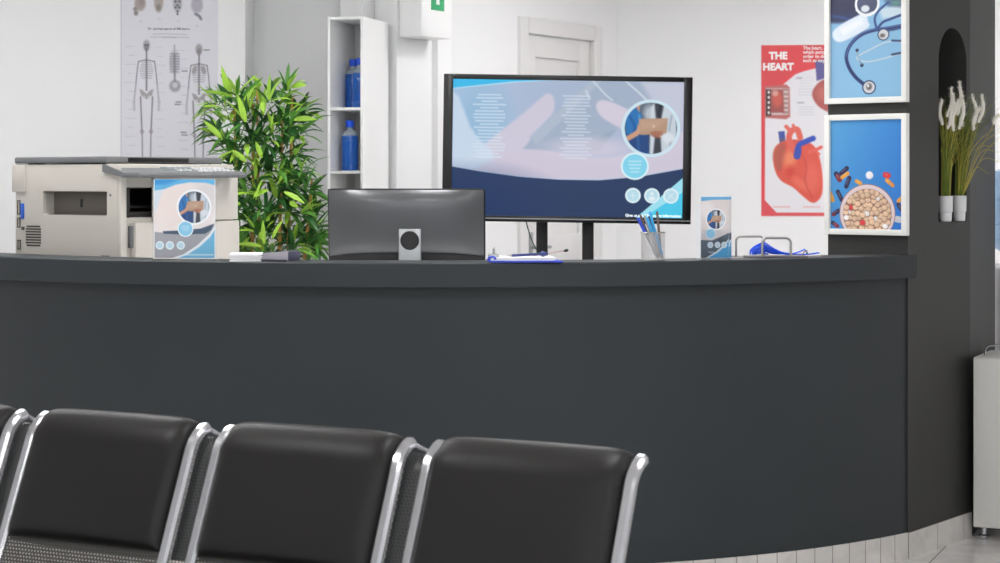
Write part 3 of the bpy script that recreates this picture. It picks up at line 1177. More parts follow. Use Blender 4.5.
obj('cable_disc', bm, BLACKM, mon)
obj('stand_base', box((sx - .12, -.11, 0), (sx + .12, .10, .011), .004), SILVER, mon)
bm = B()
add_tube(bm, [(sx, -.046, .165), (sx, -.012, .165)], .03, 20)
obj('mount', bm, BLACKM, mon)

# clipboard with papers
x = (524 - 500) * 6.56 / F
y = ledge_y(x, .10)
cb = thing('clipboard', 'blue clipboard with white sheets lying on the ledge right of the monitor', 'clipboard', (x, y, ZT), math.radians(4))
bm = B()
add_prism(bm, [(-.118, -.10), (.118, -.112), (.105, .09), (-.118, .09)], 0.0005, .0055, bevel=.001)
obj('board', bm, BLUE, cb)
bm = B()
for i in range(4):
    r = (random.random() - .5) * .01
    add_prism(bm, [(-.108 + r, -.094), (.098 + r, -.098), (.088 + r, .08), (-.108 + r, .082)], .006 + i * .0024, .008 + i * .0024)
obj('sheets', bm, PAPER, cb, smooth=False)
bm = B()
add_box(bm, (-.116, -.05, .0055), (-.085, .05, .024), .004)
add_tube(bm, [(-.1, -.03, .022), (-.1, -.03, .04), (-.098, -.01, .044), (-.1, .01, .04), (-.1, .01, .022)], .003, 8)
obj('clip', bm, SILVER, cb)
bm = B()
add_tube(bm, [(-.12, -.10, .004), (-.122, -.102, .016), (-.108, -.104, .020), (-.1, -.1, .012)], .004, 8)
obj('corner_tab', bm, BLUE, cb)


def stick(name, label, cat, p, q, r, m, tipm=None, group=None, capm=None):
    """a pen: barrel, point and clip as parts"""
    p = Vector(p); q = Vector(q)
    d = (q - p)
    L = d.length
    t = thing(name, label, cat, p, group=group)
    t.rotation_mode = 'QUATERNION'
    t.rotation_quaternion = d.to_track_quat('Z', 'Y')
    bm = B(); add_lathe(bm, [(r * .95, .014), (r, .02), (r, L - .004), (r * .7, L)], seg=12)
    obj('barrel', bm, m, t)
    bm = B(); add_lathe(bm, [(r * .2, 0), (r * .5, .006), (r * .95, .0145)], seg=12)
    obj('point', bm, tipm or STEEL, t)
    if capm:
        bm = B(); add_lathe(bm, [(r * 1.25, L - .05), (r * 1.3, L - .046), (r * 1.3, L + .001), (r * .8, L + .004)], seg=12)
        add_box(bm, (r * 1.2, -.0018, L - .045), (r * 1.7, .0018, L + .002))
        obj('cap', bm, capm, t)
    return t


bx = Vector((x, y, ZT))
stick('pen', 'dark blue pen lying across the sheets of the clipboard', 'pen', bx + Vector((-.055, -.07, .021)), bx + Vector((.078, -.05, .027)), .0045, NAVYP, STEEL)
t = stick('swab', 'thin pinkish stick with a dark tip resting over the clipboard edge', 'stick', bx + Vector((.142, -.02, .037)), bx + Vector((.03, -.04, .0185)), .0016, mat('pinkish_stick', (196, 160, 160), .5), BLACKM)
bm = B(); add_lathe(bm, [(.001, -.004), (.0045, 0), (.005, .007), (.002, .013)], seg=12)
obj('dark_tip', bm, BLACKM, t)
bm = B(); add_lathe(bm, [(.002, 0), (.011, .003), (.012, .010), (.006, .017), (.001, .019)], seg=20)
o = obj('push_button', bm, NAVYP); o.location = bx + Vector((.062, -.015, .0158))
tag(o, 'small round dark blue knob sitting on the clipboard sheets', 'knob')

# pen cup
x = (653 - 500) * 6.72 / F
y = ledge_y(x, .085)
x = (653 - 500) * y / F
cup = thing('pen_cup', 'silver wire mesh pen cup on the ledge below the television', 'pen cup', (x, y, ZT))
bm = B()
n = 40
rr = .040
zs = [.003 + .088 * i / 6 for i in range(7)]
add_loft(bm, [[(rr * math.cos(2 * PI * j / n), rr * math.sin(2 * PI * j / n), z) for j in range(n + 1)] for z in zs],
         uvs=lambda i, j: (j / n * 2 * PI * rr, i * .088 / 6))
obj('mesh_wall', bm, MESHM, cup)
bm = B()
ringp = lambda z, r0=rr: [(r0 * math.cos(2 * PI * j / 32), r0 * math.sin(2 * PI * j / 32), z) for j in range(32)]
add_tube(bm, ringp(.0925), .0022, 8, closed=True)
obj('top_rim', bm, STEEL, cup)
bm = B()
add_lathe(bm, [(.001, 0.0005), (rr, 0.0005), (rr + .001, .002), (rr, .004), (.001, .003)], seg=32)
obj('bottom', bm, STEEL, cup)
cz = Vector((x, y, ZT))
pens = [('blue capped ballpoint pen leaning leftmost in the wire mesh cup', (.016, -.020), (-.050, -.012, .138), .0044, PENCLR, BLUE),
        ('brown grey pen second from the left in the wire mesh cup', (.012, .012), (-.042, .012, .152), .0040, BROWNP, None),
        ('silver pen with dark bands in the middle of the wire mesh cup', (.020, .000), (-.028, .018, .150), .0040, STEEL, None),
        ('clear pen with light blue cap in the wire mesh cup', (.027, -.022), (-.020, -.020, .138), .0044, PENCLR, LBLUE),
        ('slim dark pen leaning behind the light blue one in the mesh cup', (.031, .012), (-.012, .026, .146), .0036, BLACKP, None),
        ('light blue tall pen leaning left in the wire mesh cup', (.033, -.008), (-.012, -.006, .162), .0044, LBLUE, None),
        ('grey brown pencil standing almost upright at the right of the mesh cup', (.028, .006), (.014, .006, .163), .0040, BROWNP, None)]
for lab, b0, tp, r, m, cm in pens:
    stick('pen', lab, 'pen', cz + Vector((b0[0], b0[1], .006)), cz + Vector(tp), r, m, None, 'pens in the wire mesh cup', cm)

# chrome wire rack with two arches
x = (775 - 500) * 6.95 / F
y = ledge_y(x, .12)
ry = y
rk = thing('wire_rack', 'low rack with two grey metal wire arches at the right end of the ledge', 'rack', (0, 0, ZT))


def arch(u0, u1, d, h, lean):
    a, b = (u0 - 500) * d / F, (u1 - 500) * d / F
    pts = [(a, d, .004), (a, d, h * .55)]
    rr = .016
    for k in range(7):
        t = PI * (1 - k / 12)
        pts.append((a + rr + rr * math.cos(t), d, h - rr + rr * math.sin(t)))
    for k in range(7):
        t = PI / 2 * (1 - k / 6)
        pts.append((b - rr + rr * math.cos(t), d, h - rr + rr * math.sin(t)))
    pts += [(b, d + lean, h * .55), (b, d + lean, .004)]
    return pts


bm = B(); add_tube(bm, arch(736, 764, ry + .050, .071, 0), .0038, 10)
obj('arch', bm, STEEL, rk)
bm = B(); add_tube(bm, arch(762.3, 790.8, ry - .015, .068, 0), .0044, 10)
obj('arch', bm, STEEL, rk)
xa, xb = (745 - 500) * ry / F, (807 - 500) * ry / F
obj('base_plate', box((xa, ry - .03, 0), (xb, ry + .055, .006), .0015), mat('rack_grey', (108, 104, 104), .4, metal=.5), rk)
obj('long_wire', box(((733 - 500) * ry / F, ry + .06, 0), ((824 - 500) * ry / F, ry + .068, .004), .001), STEEL, rk)
off_r = Vector((xa, ry, 0))
for ch in rk.children:
    ch.data.transform(Matrix.Translation(-off_r))
rk.location = (xa, ry, ZT)
# blue strap bundle
t = thing('lanyard_bundle', 'bundle of royal blue lanyard straps lying in the metal wire rack', 'lanyard', ((777 - 500) * ry / F, ry + .02, ZT + .0065))
bm = B()


def ribbon(bm, pts, w, th=.0014):
    P = [Vector(p) for p in catmull(pts, 7)]
    rows = []
    for i, p in enumerate(P):
        d = (P[min(i + 1, len(P) - 1)] - P[max(i - 1, 0)]).normalized()
        s = Vector((0.25, 1, .25)).cross(d).cross(d)
        s = Vector((0, 1, .3)) - d * d.dot(Vector((0, 1, .3)))
        s.normalize()
        nn = d.cross(s)
        rows.append([p + s * w + nn * th, p - s * w + nn * th, p - s * w - nn * th, p + s * w - nn * th])
    add_loft(bm, rows, closed=True, cap=True)


for i in range(7):
    yo = -.022 + i * .0075
    h = .036 + .008 * math.sin(i * 2.1)
    x0 = -.084 + .006 * math.cos(i * 1.7)
    for k_, f_ in ((0, 1.0), (1, .72), (2, .45)):
        xs_ = .008 * k_
        ribbon(bm, [(x0 + xs_, yo, .003 + .001 * k_), (x0 + xs_ + .003, yo, h * .5 * f_), (x0 + .020 + xs_, yo, h * .88 * f_), (x0 + .036 + xs_ + .004 * (i % 3), yo, h * f_), (x0 + .060, yo, h * .72 * f_ + .001),
                    (x0 + .082, yo, h * .42 * f_ + .001), (x0 + .105, yo * .8, .010 - .002 * k_), (x0 + .135, yo * .4, .0065 - .001 * k_)], .0026)
for i in range(4):
    ribbon(bm, [(-.084 + .006 * i, -.02 + .01 * i, .003), (-.078 + .006 * i, -.02 + .01 * i, .018 - .002 * i), (-.055, -.02 + .01 * i, .010), (-.03, -.015 + .01 * i, .005)], .004)
ribbon(bm, [(.03, -.01, .006), (.06, -.01, .008), (.085, -.01, .016), (.097, -.008, .021), (.103, 0, .012), (.108, .004, .003)], .004)
ribbon(bm, [(.03, .0, .004), (.07, .004, .004), (.11, .006, .004), (.15, .01, .009)], .0035)
obj('straps', bm, ROYAL, t)
bm = B()
add_tube(bm, [(.088, -.014, .002), (.096, -.016, .016), (.103, -.014, .019), (.108, -.012, .004)], .0018, 8)
obj('clip', bm, CHROME, t)


# ================================================================== TELEVISION
TD = 9.0
TVc = at(567.3, 149, TD)
tv = thing('television', 'large black flat television on a floor stand showing a blue clinic slide', 'television', (TVc.x, TD, 0), math.radians(0))
hw, hh = 124.5 * TD / F, 73.6 * TD / F
head = bpy.data.objects.new('screen_unit', None); C.objects.link(head)
C.objects.unlink(head); bpy.data.objects.remove(head)
roll = math.radians(0.85)
RM = Matrix.Translation((0, 0, TVc.z)) @ Matrix.Rotation(roll, 4, 'Y')
bm = B()
il, ir, it, ib = (-hw + 9.5 * TD / F), (hw - 8.5 * TD / F), hh - 5 * TD / F, -hh + 6 * TD / F
yb = .012
add_box(bm, (-hw, 0, -hh), (il, .05, hh), .003); add_box(bm, (ir, 0, -hh), (hw, .05, hh), .003)
add_box(bm, (il, 0, it), (ir, .05, hh), .003); add_box(bm, (il, 0, -hh), (ir, .05, ib), .003)
bz = obj('bezel', bm, mat('tv_black', (18, 17, 18), .3), tv); bz.matrix_local = RM
bk = obj('back_housing', box((-hw + .03, .05, -hh + .03), (hw - .03, .075, hh - .03), .008), BLACKM, tv); bk.matrix_local = RM
obj('trim_line', box((il + .02, -.002, -hh + .013), (ir + .04, .001, -hh + .017)), SILVER, tv).matrix_local = RM
a = Art(452.5, 79.3, 683.5, 218.6, 430, (182, 196, 222))
a.A[:] = np.array((172, 196, 226)) + (a.X[..., None] - 452) / 231 * np.array((16, -6, -12))
a.ell(600, 100, 90, 40, (166, 182, 206), .8, 40)
a.ell(480, 120, 26, 34, (146, 186, 216), .8, 26)
a.poly([(453, 167), (470, 158), (496, 136), (520, 116), (540, 98), (547, 93), (553, 97), (553, 112), (541, 126), (530, 140), (545, 150), (600, 158), (640, 150), (690, 130), (690, 190), (453, 190)], (210, 203, 220), .95, 2.5, True)
a.poly([(523, 150), (546, 122), (585, 84), (596, 79), (640, 79), (655, 98), (628, 112), (600, 150), (580, 153), (545, 151)], (164, 178, 200), .9, 2, False)
a.poly([(530, 138), (548, 120), (590, 80), (600, 80), (560, 122), (536, 146)], (180, 192, 208), .8, 3)
a.poly([(585, 150), (606, 132), (618, 128), (600, 150)], (148, 166, 186), .5, 2)
a.line([(592, 79), (604, 92), (612, 99)], 1.6, (220, 232, 240), .7, 1)
a.line([(625, 79), (640, 92), (652, 104)], 1.6, (226, 232, 240), .8, 1)
a.line([(586, 90), (589, 98)], 2.5, (206, 216, 226), .8, 1)
a.poly([(596, 103), (601, 99), (612, 101), (628, 108), (650, 118), (655, 140), (640, 136), (622, 128), (604, 118), (597, 110)], (214, 206, 222), .95, 2, True)
a.ell(590, 148, 40, 10, (214, 206, 222), .7, 8)
a.poly([(640, 79), (684, 79), (684, 128), (668, 110), (652, 100)], (206, 208, 222), .7, 6)
a.poly([(452, 92), (458, 97), (464, 112), (470, 128), (480, 142), (492, 152), (500, 172), (452, 172)], (204, 220, 238), .9, 3)
a.poly([(470, 176), (500, 156), (560, 160), (640, 166), (684, 150), (684, 180), (470, 182)], (208, 200, 218), .75, 6)
a.poly([(452, 79), (558, 79), (520, 81.6), (486, 85.6), (452, 89.6)], (170, 218, 242), 1, 1)
a.poly([(452, 79), (548, 79), (512, 80.9), (484, 84.4), (452, 88.4)], (62, 188, 236))
a.poly([(452, 168), (480, 172.6), (520, 177.6), (560, 180), (600, 180), (640, 175.8), (684, 167), (684, 220), (452, 220)], (190, 204, 226))
a.poly([(452, 169), (480, 173.6), (520, 178.6), (560, 181), (600, 181), (640, 176.8), (684, 168), (684, 220), (452, 220)], (40, 60, 98))
a.ell(470, 205, 60, 26, (26, 52, 104), .6, 40)
a.poly([(637, 219), (684, 177), (684, 219)], (160, 226, 242))
a.poly([(654, 212), (684, 192), (684, 219), (644, 219)], (78, 202, 236))
a.circle(651, 127, 29.5, (206, 230, 242)); staff_photo(a, 651, 127, 26.3)
a.circle(635.5, 166, 14, (222, 244, 250)); a.circle(635.5, 166, 12.2, (132, 212, 238))
a.rows(635.5, 161, 172, 3.6, 7, (205, 238, 248), .8, 1.3)
for i, x in enumerate((634, 653, 672)):
    a.circle(x, 196, 7.8, (224, 242, 248)); a.circle(x, 196, 6.0, (186, 222, 236))
a.rect(631, 195.5, 637, 196.5, (216, 236, 244)); a.rect(633.5, 192.5, 634.5, 200, (216, 236, 244))
a.circle(653, 194, 1.8, (226, 240, 246)); a.ell(653, 199, 3.4, 2.2, (226, 240, 246))
a.line([(669, 193), (675, 199)], 1, (212, 232, 240)); a.line([(669, 199), (675, 193)], 1, (212, 232, 240))
a.rows(489, 95, 160, 3.35, 17, (216, 230, 244), .75, 1.4, .55)
a.rows(576, 95, 160, 3.35, 17, (216, 226, 240), .7, 1.4, .55)
dsp = a.face('display', ir - il, it - ib, SCREEN, tv, ((il + ir) / 2, yb, (it + ib) / 2)); dsp.matrix_local = RM
TXT = emit_mat('slide_white', (225, 240, 248), .9)
tx = text('slide_lettering', 'Give us a call for more information', .0185, TXT, tv, (0, 0, 0), align='LEFT', sx=.95, bold=.0004)
tx.matrix_local = RM @ Matrix.Translation(((626.5 - 567.3) * TD / F, yb - .001, -(215.8 - 149) * TD / F)) @ Matrix.Rotation(PI / 2, 4, 'X') @ Matrix.Diagonal((.95, 1, 1, 1))
for u0, u1 in ((536.3, 547.6), (582.2, 593.4)):
    bm = B()
    d = TD + .10
    add_box(bm, ((u0 - 500) * d / F - TVc.x, .076, .05), ((u1 - 500) * d / F - TVc.x, .12, TVc.z + .15), .003)
    obj('post', bm, BLACKM, tv)
bm = B()
for s in (-1, 1):
    add_box(bm, (s * .11 - .03 - .01, -.28, .02), (s * .11 + .03 - .01, .42, .055), .006)
add_box(bm, (-.16, .06, .02), (.14, .14, .052), .006)
obj('base', bm, BLACKM, tv)
for x_, y_ in ((-.12, -.24), (.10, -.24), (-.12, .38), (.10, .38)):
    bm = B(); add_disc(bm, (x_ - .012, y_, .0202), .02, .024, 'x', 18)
    obj('caster', bm, BLACKM, tv)
# thin cable hanging below the television
bm = B()
pts = [at(524, 212, 9.105), at(527, 225, 9.11), at(531, 238, 9.14), at(535.5, 248, 9.17), at(541, 258, 9.2), at(548, 276, 9.2), at(556, 330, 9.2)]
pts += [Vector((pts[-1].x + .06, 9.22, .3)), Vector((pts[-1].x + .1, 9.24, .012))]
add_tube(bm, catmull([tuple(p) for p in pts], 8), .0028, 8)
tag(obj('cable', bm, CABLEM), 'thin dark green cable hanging from behind the television', 'cable')


# ================================================================== SHELF UNIT + BOTTLES
ps = math.radians(14)
so = at(327.5, 180, 9.05)
shelf = thing('shelf_unit', 'tall narrow white open shelf unit holding blue bottles', 'shelf', (so.x, so.y, 0), -ps)
sw_, sd = .169, .385
ztop = 2.098
thk = .013
obj('side_panel', box((0, 0, 0), (thk, sd, ztop), .0015), WHITEM, shelf)
obj('side_panel', box((sw_ - thk, 0, 0), (sw_, sd, ztop), .0015), WHITEM, shelf)
obj('top_panel', box((thk, 0, ztop - thk), (sw_ - thk, sd, ztop), .0015), WHITEM, shelf)
obj('back_panel', box((thk, sd - .008, .05), (sw_ - thk, sd, ztop - thk)), WHITEM, shelf)
zsh = [1.688, 1.402, 1.106, .82, .534, .248, .05]
for z in zsh:
    obj('shelf_board', box((thk, .002, z - thk), (sw_ - thk, sd - .008, z), .001), WHITEM, shelf)
sR = Matrix.Rotation(-ps, 3, 'Z')


def bottle(x, y, z, lab):
    t = thing('water_bottle', lab, 'bottle', Vector((so.x, so.y, 0)) + sR @ Vector((x, y, z + .0005)), -ps, 'blue bottles on the shelf unit')
    if not hasattr(bottle, 'me'):
        bm = B()
        add_lathe(bm, [(.024, .002), (.033, 0), (.0382, .005), (.0382, .028), (.0368, .032), (.0382, .036), (.0382, .138), (.0368, .142), (.0382, .146), (.0375, .156), (.0355, .160)], seg=32)
        o = obj('bottle_body', bm, BOTTLE, t)
        bm = B()
        add_lathe(bm, [(.0355, .1605), (.033, .170), (.022, .180), (.0155, .184), (.0145, .200)], seg=32)
        nk = obj('neck', bm, BOTCLR, t)
        bm = B()
        add_lathe(bm, [(.0165, .1975), (.0185, .199), (.0185, .227), (.0170, .229)], seg=24)
        c = obj('cap', bm, CAPB, t)
        bottle.me = (o.data, nk.data, c.data)
    else:
        for n_, me in zip(('bottle_body', 'neck', 'cap'), bottle.me):
            o = bpy.data.objects.new(n_, me); C.objects.link(o); o.parent = t


bottle(.0525, .215, zsh[0], 'blue bottle at the back left of the upper shelf, behind another')
bottle(.1160, .125, zsh[0], 'blue bottle in front on the upper shelf, half hidden by the side panel')
bottle(.0735, .10, zsh[1], 'single blue bottle standing alone on the lower shelf')

# emergency light on the pilaster
xb0 = -tB(421) - .02
eb = bpy.data.objects.new('exit_sign', None); C.objects.link(eb); on_wall_b(eb)
k0 = at(421.5, 36, 9.35)
rel = Matrix.Rotation(-rotB, 3, 'Z') @ (k0 - KB)
tag(eb, 'white box shaped exit light with a green pictogram on the white pilaster', 'exit sign')
eb.location = k0; eb.rotation_euler = (0, 0, rotB)
# local: x along the wall to the right, y towards the wall
dep = -.13 - rel.y
wbx = t_on(Vector((k0.x, k0.y)), Vector((dB.x, dB.y)), 452)
obj('housing', box((0, 0, 0), (wbx, max(dep - .002, .08), .24), .004), WHITEM, eb)
g0, g1 = t_on(Vector((k0.x, k0.y)), Vector((dB.x, dB.y)), 431), t_on(Vector((k0.x, k0.y)), Vector((dB.x, dB.y)), 444)
gz = (36 - 8.5) * 9.35 / F
obj('sign_plate', box((g0, -.0015, gz), (g1, .0005, gz + (g1 - g0)), .0003), GREEN, eb)
bm = B()
gm = (g0 + g1) / 2
gh = (g1 - g0)
add_prism(bm, [(gm - gh * .12, gz + gh * .25), (gm + gh * .12, gz + gh * .25), (gm + gh * .12, gz + gh * .7), (gm + gh * .2, gz + gh * .7), (gm, gz + gh * .9), (gm - gh * .2, gz + gh * .7), (gm - gh * .12, gz + gh * .7)], 0, .001)
bmesh.ops.rotate(bm, verts=bm.verts, cent=(0, 0, 0), matrix=Matrix.Rotation(PI / 2, 3, 'X'))
bmesh.ops.translate(bm, verts=bm.verts, vec=(0, -.0018, 0))
obj('pictogram', bm, PAPER, eb, smooth=False)


# ================================================================== POSTERS
def poster(name, label, u0, u1, v0, v1, d, art, rotz, loc=None, bw=.0015):
    c = at((u0 + u1) / 2, (v0 + v1) / 2, d)
    w, h = (u1 - u0) * d / F, (v1 - v0) * d / F
    t = thing(name, label, 'poster', c, rotz)
    obj('sheet', box((-w / 2 - .002, .001, -h / 2 - .002), (w / 2 + .002, .001 + bw, h / 2 + .002)), PAPER, t)
    art.face('printed_face', w, h, PRINT, t)
    return t, w, h


# skeleton chart
a = Art(120.5, -28, 218, 192, 250, (221, 220, 228))
G = (150, 150, 160); DK = (104, 100, 110); BN = (152, 146, 150)


def skel(x, y, back=False):
    """y = top of the skull"""
    a.ell(x, y + 5, 3.4, 5, BN if back else G, .8, 1.5); a.ell(x, y + 8, 2.4, 3.2, DK, .5, 1.5)
    if not back:
        a.circle(x - 1.3, y + 5, .9, (60, 60, 66), .9, .6); a.circle(x + 1.3, y + 5, .9, (60, 60, 66), .9, .6); a.rect(x - 1, y + 9, x + 1, y + 10, (70, 70, 76), .8, .6)
    a.line([(x, y + 11), (x, y + 20)], 1.6, DK, .8, .6)
    a.line([(x - 8, y + 21.5), (x, y + 20), (x + 8, y + 21.5)], 1.0, DK, .8, .6)
    for i in range(8):
        w = 3 + 3.4 * math.sin(.5 + i * .3)
        a.line([(x - w, y + 23 + i * 2.2), (x, y + 22 + i * 2.2), (x + w, y + 23 + i * 2.2)], .7, G, .9, .5)
    if back:
        a.ell(x - 4.6, y + 26, 2.4, 4.4, BN, .8, 1, .3); a.ell(x + 4.6, y + 26, 2.4, 4.4, BN, .8, 1, -.3)
    a.line([(x, y + 20), (x, y + 50)], 1.8, DK, .75, .8)
    a.poly([(x - 7, y + 49), (x - 3.5, y + 50.5), (x, y + 54), (x + 3.5, y + 50.5), (x + 7, y + 49), (x + 5.6, y + 55), (x + 2.4, y + 58), (x, y + 59), (x - 2.4, y + 58), (x - 5.6, y + 55)], BN, .85, 1)
    a.ell(x - 2.6, y + 57, 1.4, 1.6, (210, 208, 214), .8, .8); a.ell(x + 2.6, y + 57, 1.4, 1.6, (210, 208, 214), .8, .8)
    for s in (-1, 1):
        a.line([(x + s * 8, y + 21.5), (x + s * 9.6, y + 33), (x + s * 10.6, y + 44)], 1.1, DK, .75, .6)
        a.line([(x + s * 10.6, y + 44), (x + s * 12.5, y + 62)], 1.3, G, .8, .8)
        a.line([(x + s * 12.5, y + 62), (x + s * 12.2, y + 70)], 2.2, (176, 174, 182), .8, 1.2)
        a.line([(x + s * 6, y + 57), (x + s * 4.6, y + 90)], 1.5, DK, .75, .6)
        a.ell(x + s * 4.5, y + 91.5, 1.9, 2.2, BN, .9, .8)
        a.line([(x + s * 4.4, y + 93), (x + s * 4.0, y + 124)], 1.3, DK, .7, .6)
        a.ell(x + s * 4.6, y + 127, 2.2, 3, G, .8, 1)
    for i in range(13):
        yy = y + 6 + i * 9
        a.rect(x - 21 + 3 * (i % 2), yy, x - 15 + 2 * (i % 3), yy + .7, (176, 178, 186), .6, .5)
        a.rect(x - 14, yy + .2, x - 9, yy + .5, (190, 190, 198), .5, .3)
        if not back:
            a.rect(x + 9 + 2 * (i % 2), yy + 1, x + 15 + 2 * (i % 3), yy + 1.7, (182, 184, 192), .5, .5)


skel(146.5, 40); skel(199, 44, True)
# spine, pelvis detail between the figures
a.line([(174.5, 45), (174.5, 55)], 1.2, G, .9, .6)
a.ell(174.5, 62, 5, 12, (176, 176, 186), .8, 2)
for i in range(8):
    a.line([(170, 54 + i * 2.6), (174, 53.4 + i * 2.6), (179.5, 54 + i * 2.6)], .8, DK, .6, .5)
a.line([(174.5, 55), (174.8, 82)], 2, DK, .6, .8)
a.ell(175, 86, 5.6, 6, DK, .5, 2); a.ell(175, 85, 2.6, 3, (214, 212, 220), .8, 1)
# skull row
a.ell(140, 4, 5.5, 7, (168, 156, 152), 1, 2); a.ell(142, 2, 3, 4, (140, 124, 118), .5, 3); a.ell(136, 13, 2.2, 2.6, (130, 124, 122), .9, 1.2); a.ell(135, 9, 2, 2, (120, 112, 108), .7, 1)
a.ell(158.6, 2, 4.6, 9, (172, 162, 158), 1, 2); a.ell(158.6, 8, 2.5, 4, (122, 112, 106), .6, 2)
a.ell(177.5, 3, 4.2, 9, (170, 168, 174), 1, 2)
for dx, dy in ((-2, 0), (2, 0), (0, 4), (-2, 6), (2, 6), (0, 10), (-1.5, -5), (2, -6), (0, 12.6)):
    a.circle(177.5 + dx, 1.5 + dy, 1, (76, 74, 80), .9, .6)
a.ell(197, 5, 5.8, 8, (176, 172, 184), 1, 2); a.line([(195.5, 14), (199, 16), (201, 19)], 2.6, (112, 122, 128), .9, 1)
for x_, y_ in ((140.5, 21.5), (159.5, 19), (178.5, 21), (197, 26)):
    a.rect(x_ - 1.2, y_ - .8, x_ + 1.2, y_ + .8, (190, 190, 196), .6, 1)
for i, (x0, x1, y0, al_) in enumerate(((150, 187, 31.6, 0), (153, 187, 35, 0), (150, 189, 38, 0), (163, 176, 38.4, 0))):
    if i:
        a.line([(x0, y0 - 1), ((x0 + x1) / 2, y0 - 1.6 + .6), (x1, y0 - .4)], .8, (160, 162, 170), .6, .4)
for x_, y_ in ((206, 50), (184, 71), (178, 102), (177, 104.4), (183, 132.5), (184, 135)):
    a.rect(x_ - 2.4, y_ - .6, x_ + 3.4, y_ + .6, (100, 112, 120), .8, .6)
a.rect(120.5, -28, 121.6, 192, (190, 190, 198), .8)
sk, w, h = poster('skeleton_poster', 'tall white anatomy chart with two skeletons on the left wall', 120.5, 218, -28, 192, 9.2985, a, 0)
INK = mat('print_ink', (92, 94, 104), .6)
PSC = 9.294 / F
text('chart_title', 'The skeletal system of 206 bones', .0145, INK, sk, ((168.5 - 169.25) * PSC, -.0006, -(29.8 - 82) * PSC), bold=.0004)

# heart poster
a = Art(761, 43, 848, 217, 200, (230, 228, 233))
RED = (228, 76, 82)
a.poly([(761, 43), (848, 43), (848, 62), (832, 65), (815, 67), (803, 70), (795, 73), (788, 79), (782, 84), (772, 86), (768, 90), (765, 98), (764.5, 214), (761, 217)], RED, 1, .6)
a.poly([(761, 60), (790, 70), (776, 84), (761, 86)], (214, 78, 84), .5, 10)
a.rect(761, 213.4, 848, 217, (222, 92, 96))
a.poly([(761, 196), (764, 200), (776, 213), (778, 217), (761, 217)], (222, 86, 92))
a.rows(806, 88, 96, 2.9, 9, (196, 198, 206), .6, .8, .2); a.rows(806, 106, 116, 2.6, 9, (196, 198, 206), .6, .8, .2)
a.rows(806, 76, 85, 3, 8, (204, 206, 214), .5, .8, .2)
a.rect(796, 76, 802, 77.4, (150, 152, 162), .7, .6); a.rect(797, 101, 804, 102.4, (150, 152, 162), .7, .6)
# inset picture
a.poly([(764.5, 85), (786, 83), (789.5, 86), (790, 116), (786, 118.5), (765, 117)], (190, 110, 108), 1, 1)
a.rect(766, 87, 788, 114, (214, 206, 206), 1, 1)
a.rect(765.6, 88, 771, 115, (70, 52, 54), 1, 1); a.rect(783, 87, 788.6, 113, (176, 140, 138), 1, 1)
for i in range(5):
    a.ell(768.6, 91 + i * 5.2, 1.2, 1.5, (236, 226, 224), 1, .6); a.rect(783.5, 90 + i * 4.6, 788, 91.4 + i * 4.6, (230, 220, 218), .9, .6)
a.poly([(771, 88), (783, 88), (784, 112), (770, 112)], (158, 72, 68), .9, 1.5); a.ell(777, 98, 5, 8, (206, 96, 84), 1, 3); a.ell(775, 92, 3, 3, (226, 190, 180), .7, 2)
# shadow free heart
def heart(ox, oy, s, tone=1.0):
    q = lambda pts: [(ox + (x - 797) * s, oy + (y - 170) * s) for x, y in pts]
    c = lambda rgb: tuple(v * tone for v in rgb)
    a.poly(q([(778, 131), (784.5, 130.4), (786, 148), (780.5, 150.5)]), c((74, 88, 168)), 1, .6)
    a.poly(q([(779.4, 138), (784, 138), (785, 148), (781, 149)]), c((104, 98, 112)), .8, 1.5)
    a.poly(q([(773, 158), (775, 147), (783, 141), (793, 139), (806, 141), (815, 147), (820, 160), (822.5, 178), (822, 194), (817, 202), (811, 203), (803, 197), (793, 188), (781, 181), (775, 171)]), c((222, 92, 76)), 1, 1, True)
    a.poly(q([(773, 158), (776, 147), (784, 143), (785, 156), (779, 172)]), c((176, 92, 80)), .8, 3, True)
    a.ell(*q([(790, 158)])[0], 6 * s, 9 * s, c((238, 148, 108)), .85, 6, .3)
    a.ell(*q([(790, 172)])[0], 4 * s, 6 * s, c((214, 70, 60)), .7, 4)
    a.ell(*q([(812, 178)])[0], 7 * s, 14 * s, c((230, 110, 96)), .8, 6)
    a.ell(*q([(800, 184)])[0], 9 * s, 4 * s, c((236, 120, 100)), .7, 4, .7)
    a.line(q([(800, 150), (806, 165), (805, 182), (812, 198)]), 1.2 * s, c((190, 68, 64)), .6, 1)
    a.line(q([(795, 152), (789, 140), (791, 131), (797, 129), (800, 137)]), 6 * s, c((226, 104, 92)), 1, .8)
    a.line(q([(790, 130), (786, 126)]), 4 * s, c((228, 112, 98)), 1, .8); a.line(q([(795, 129), (793, 124.6)]), 3 * s, c((228, 112, 98)), 1, .8)
    a.line(q([(797, 155), (799, 145), (807, 140.6), (813, 138)]), 5.6 * s, c((58, 84, 186)), 1, .8)
    a.line(q([(797, 156), (798, 150)]), 7 * s, c((62, 84, 180)), 1, .8)
    a.line(q([(809, 152), (815, 150), (821, 147)]), 3.4 * s, c((230, 104, 94)), 1, .8); a.line(q([(815, 150), (819, 154)]), 2.4 * s, c((230, 104, 94)), 1, .8)


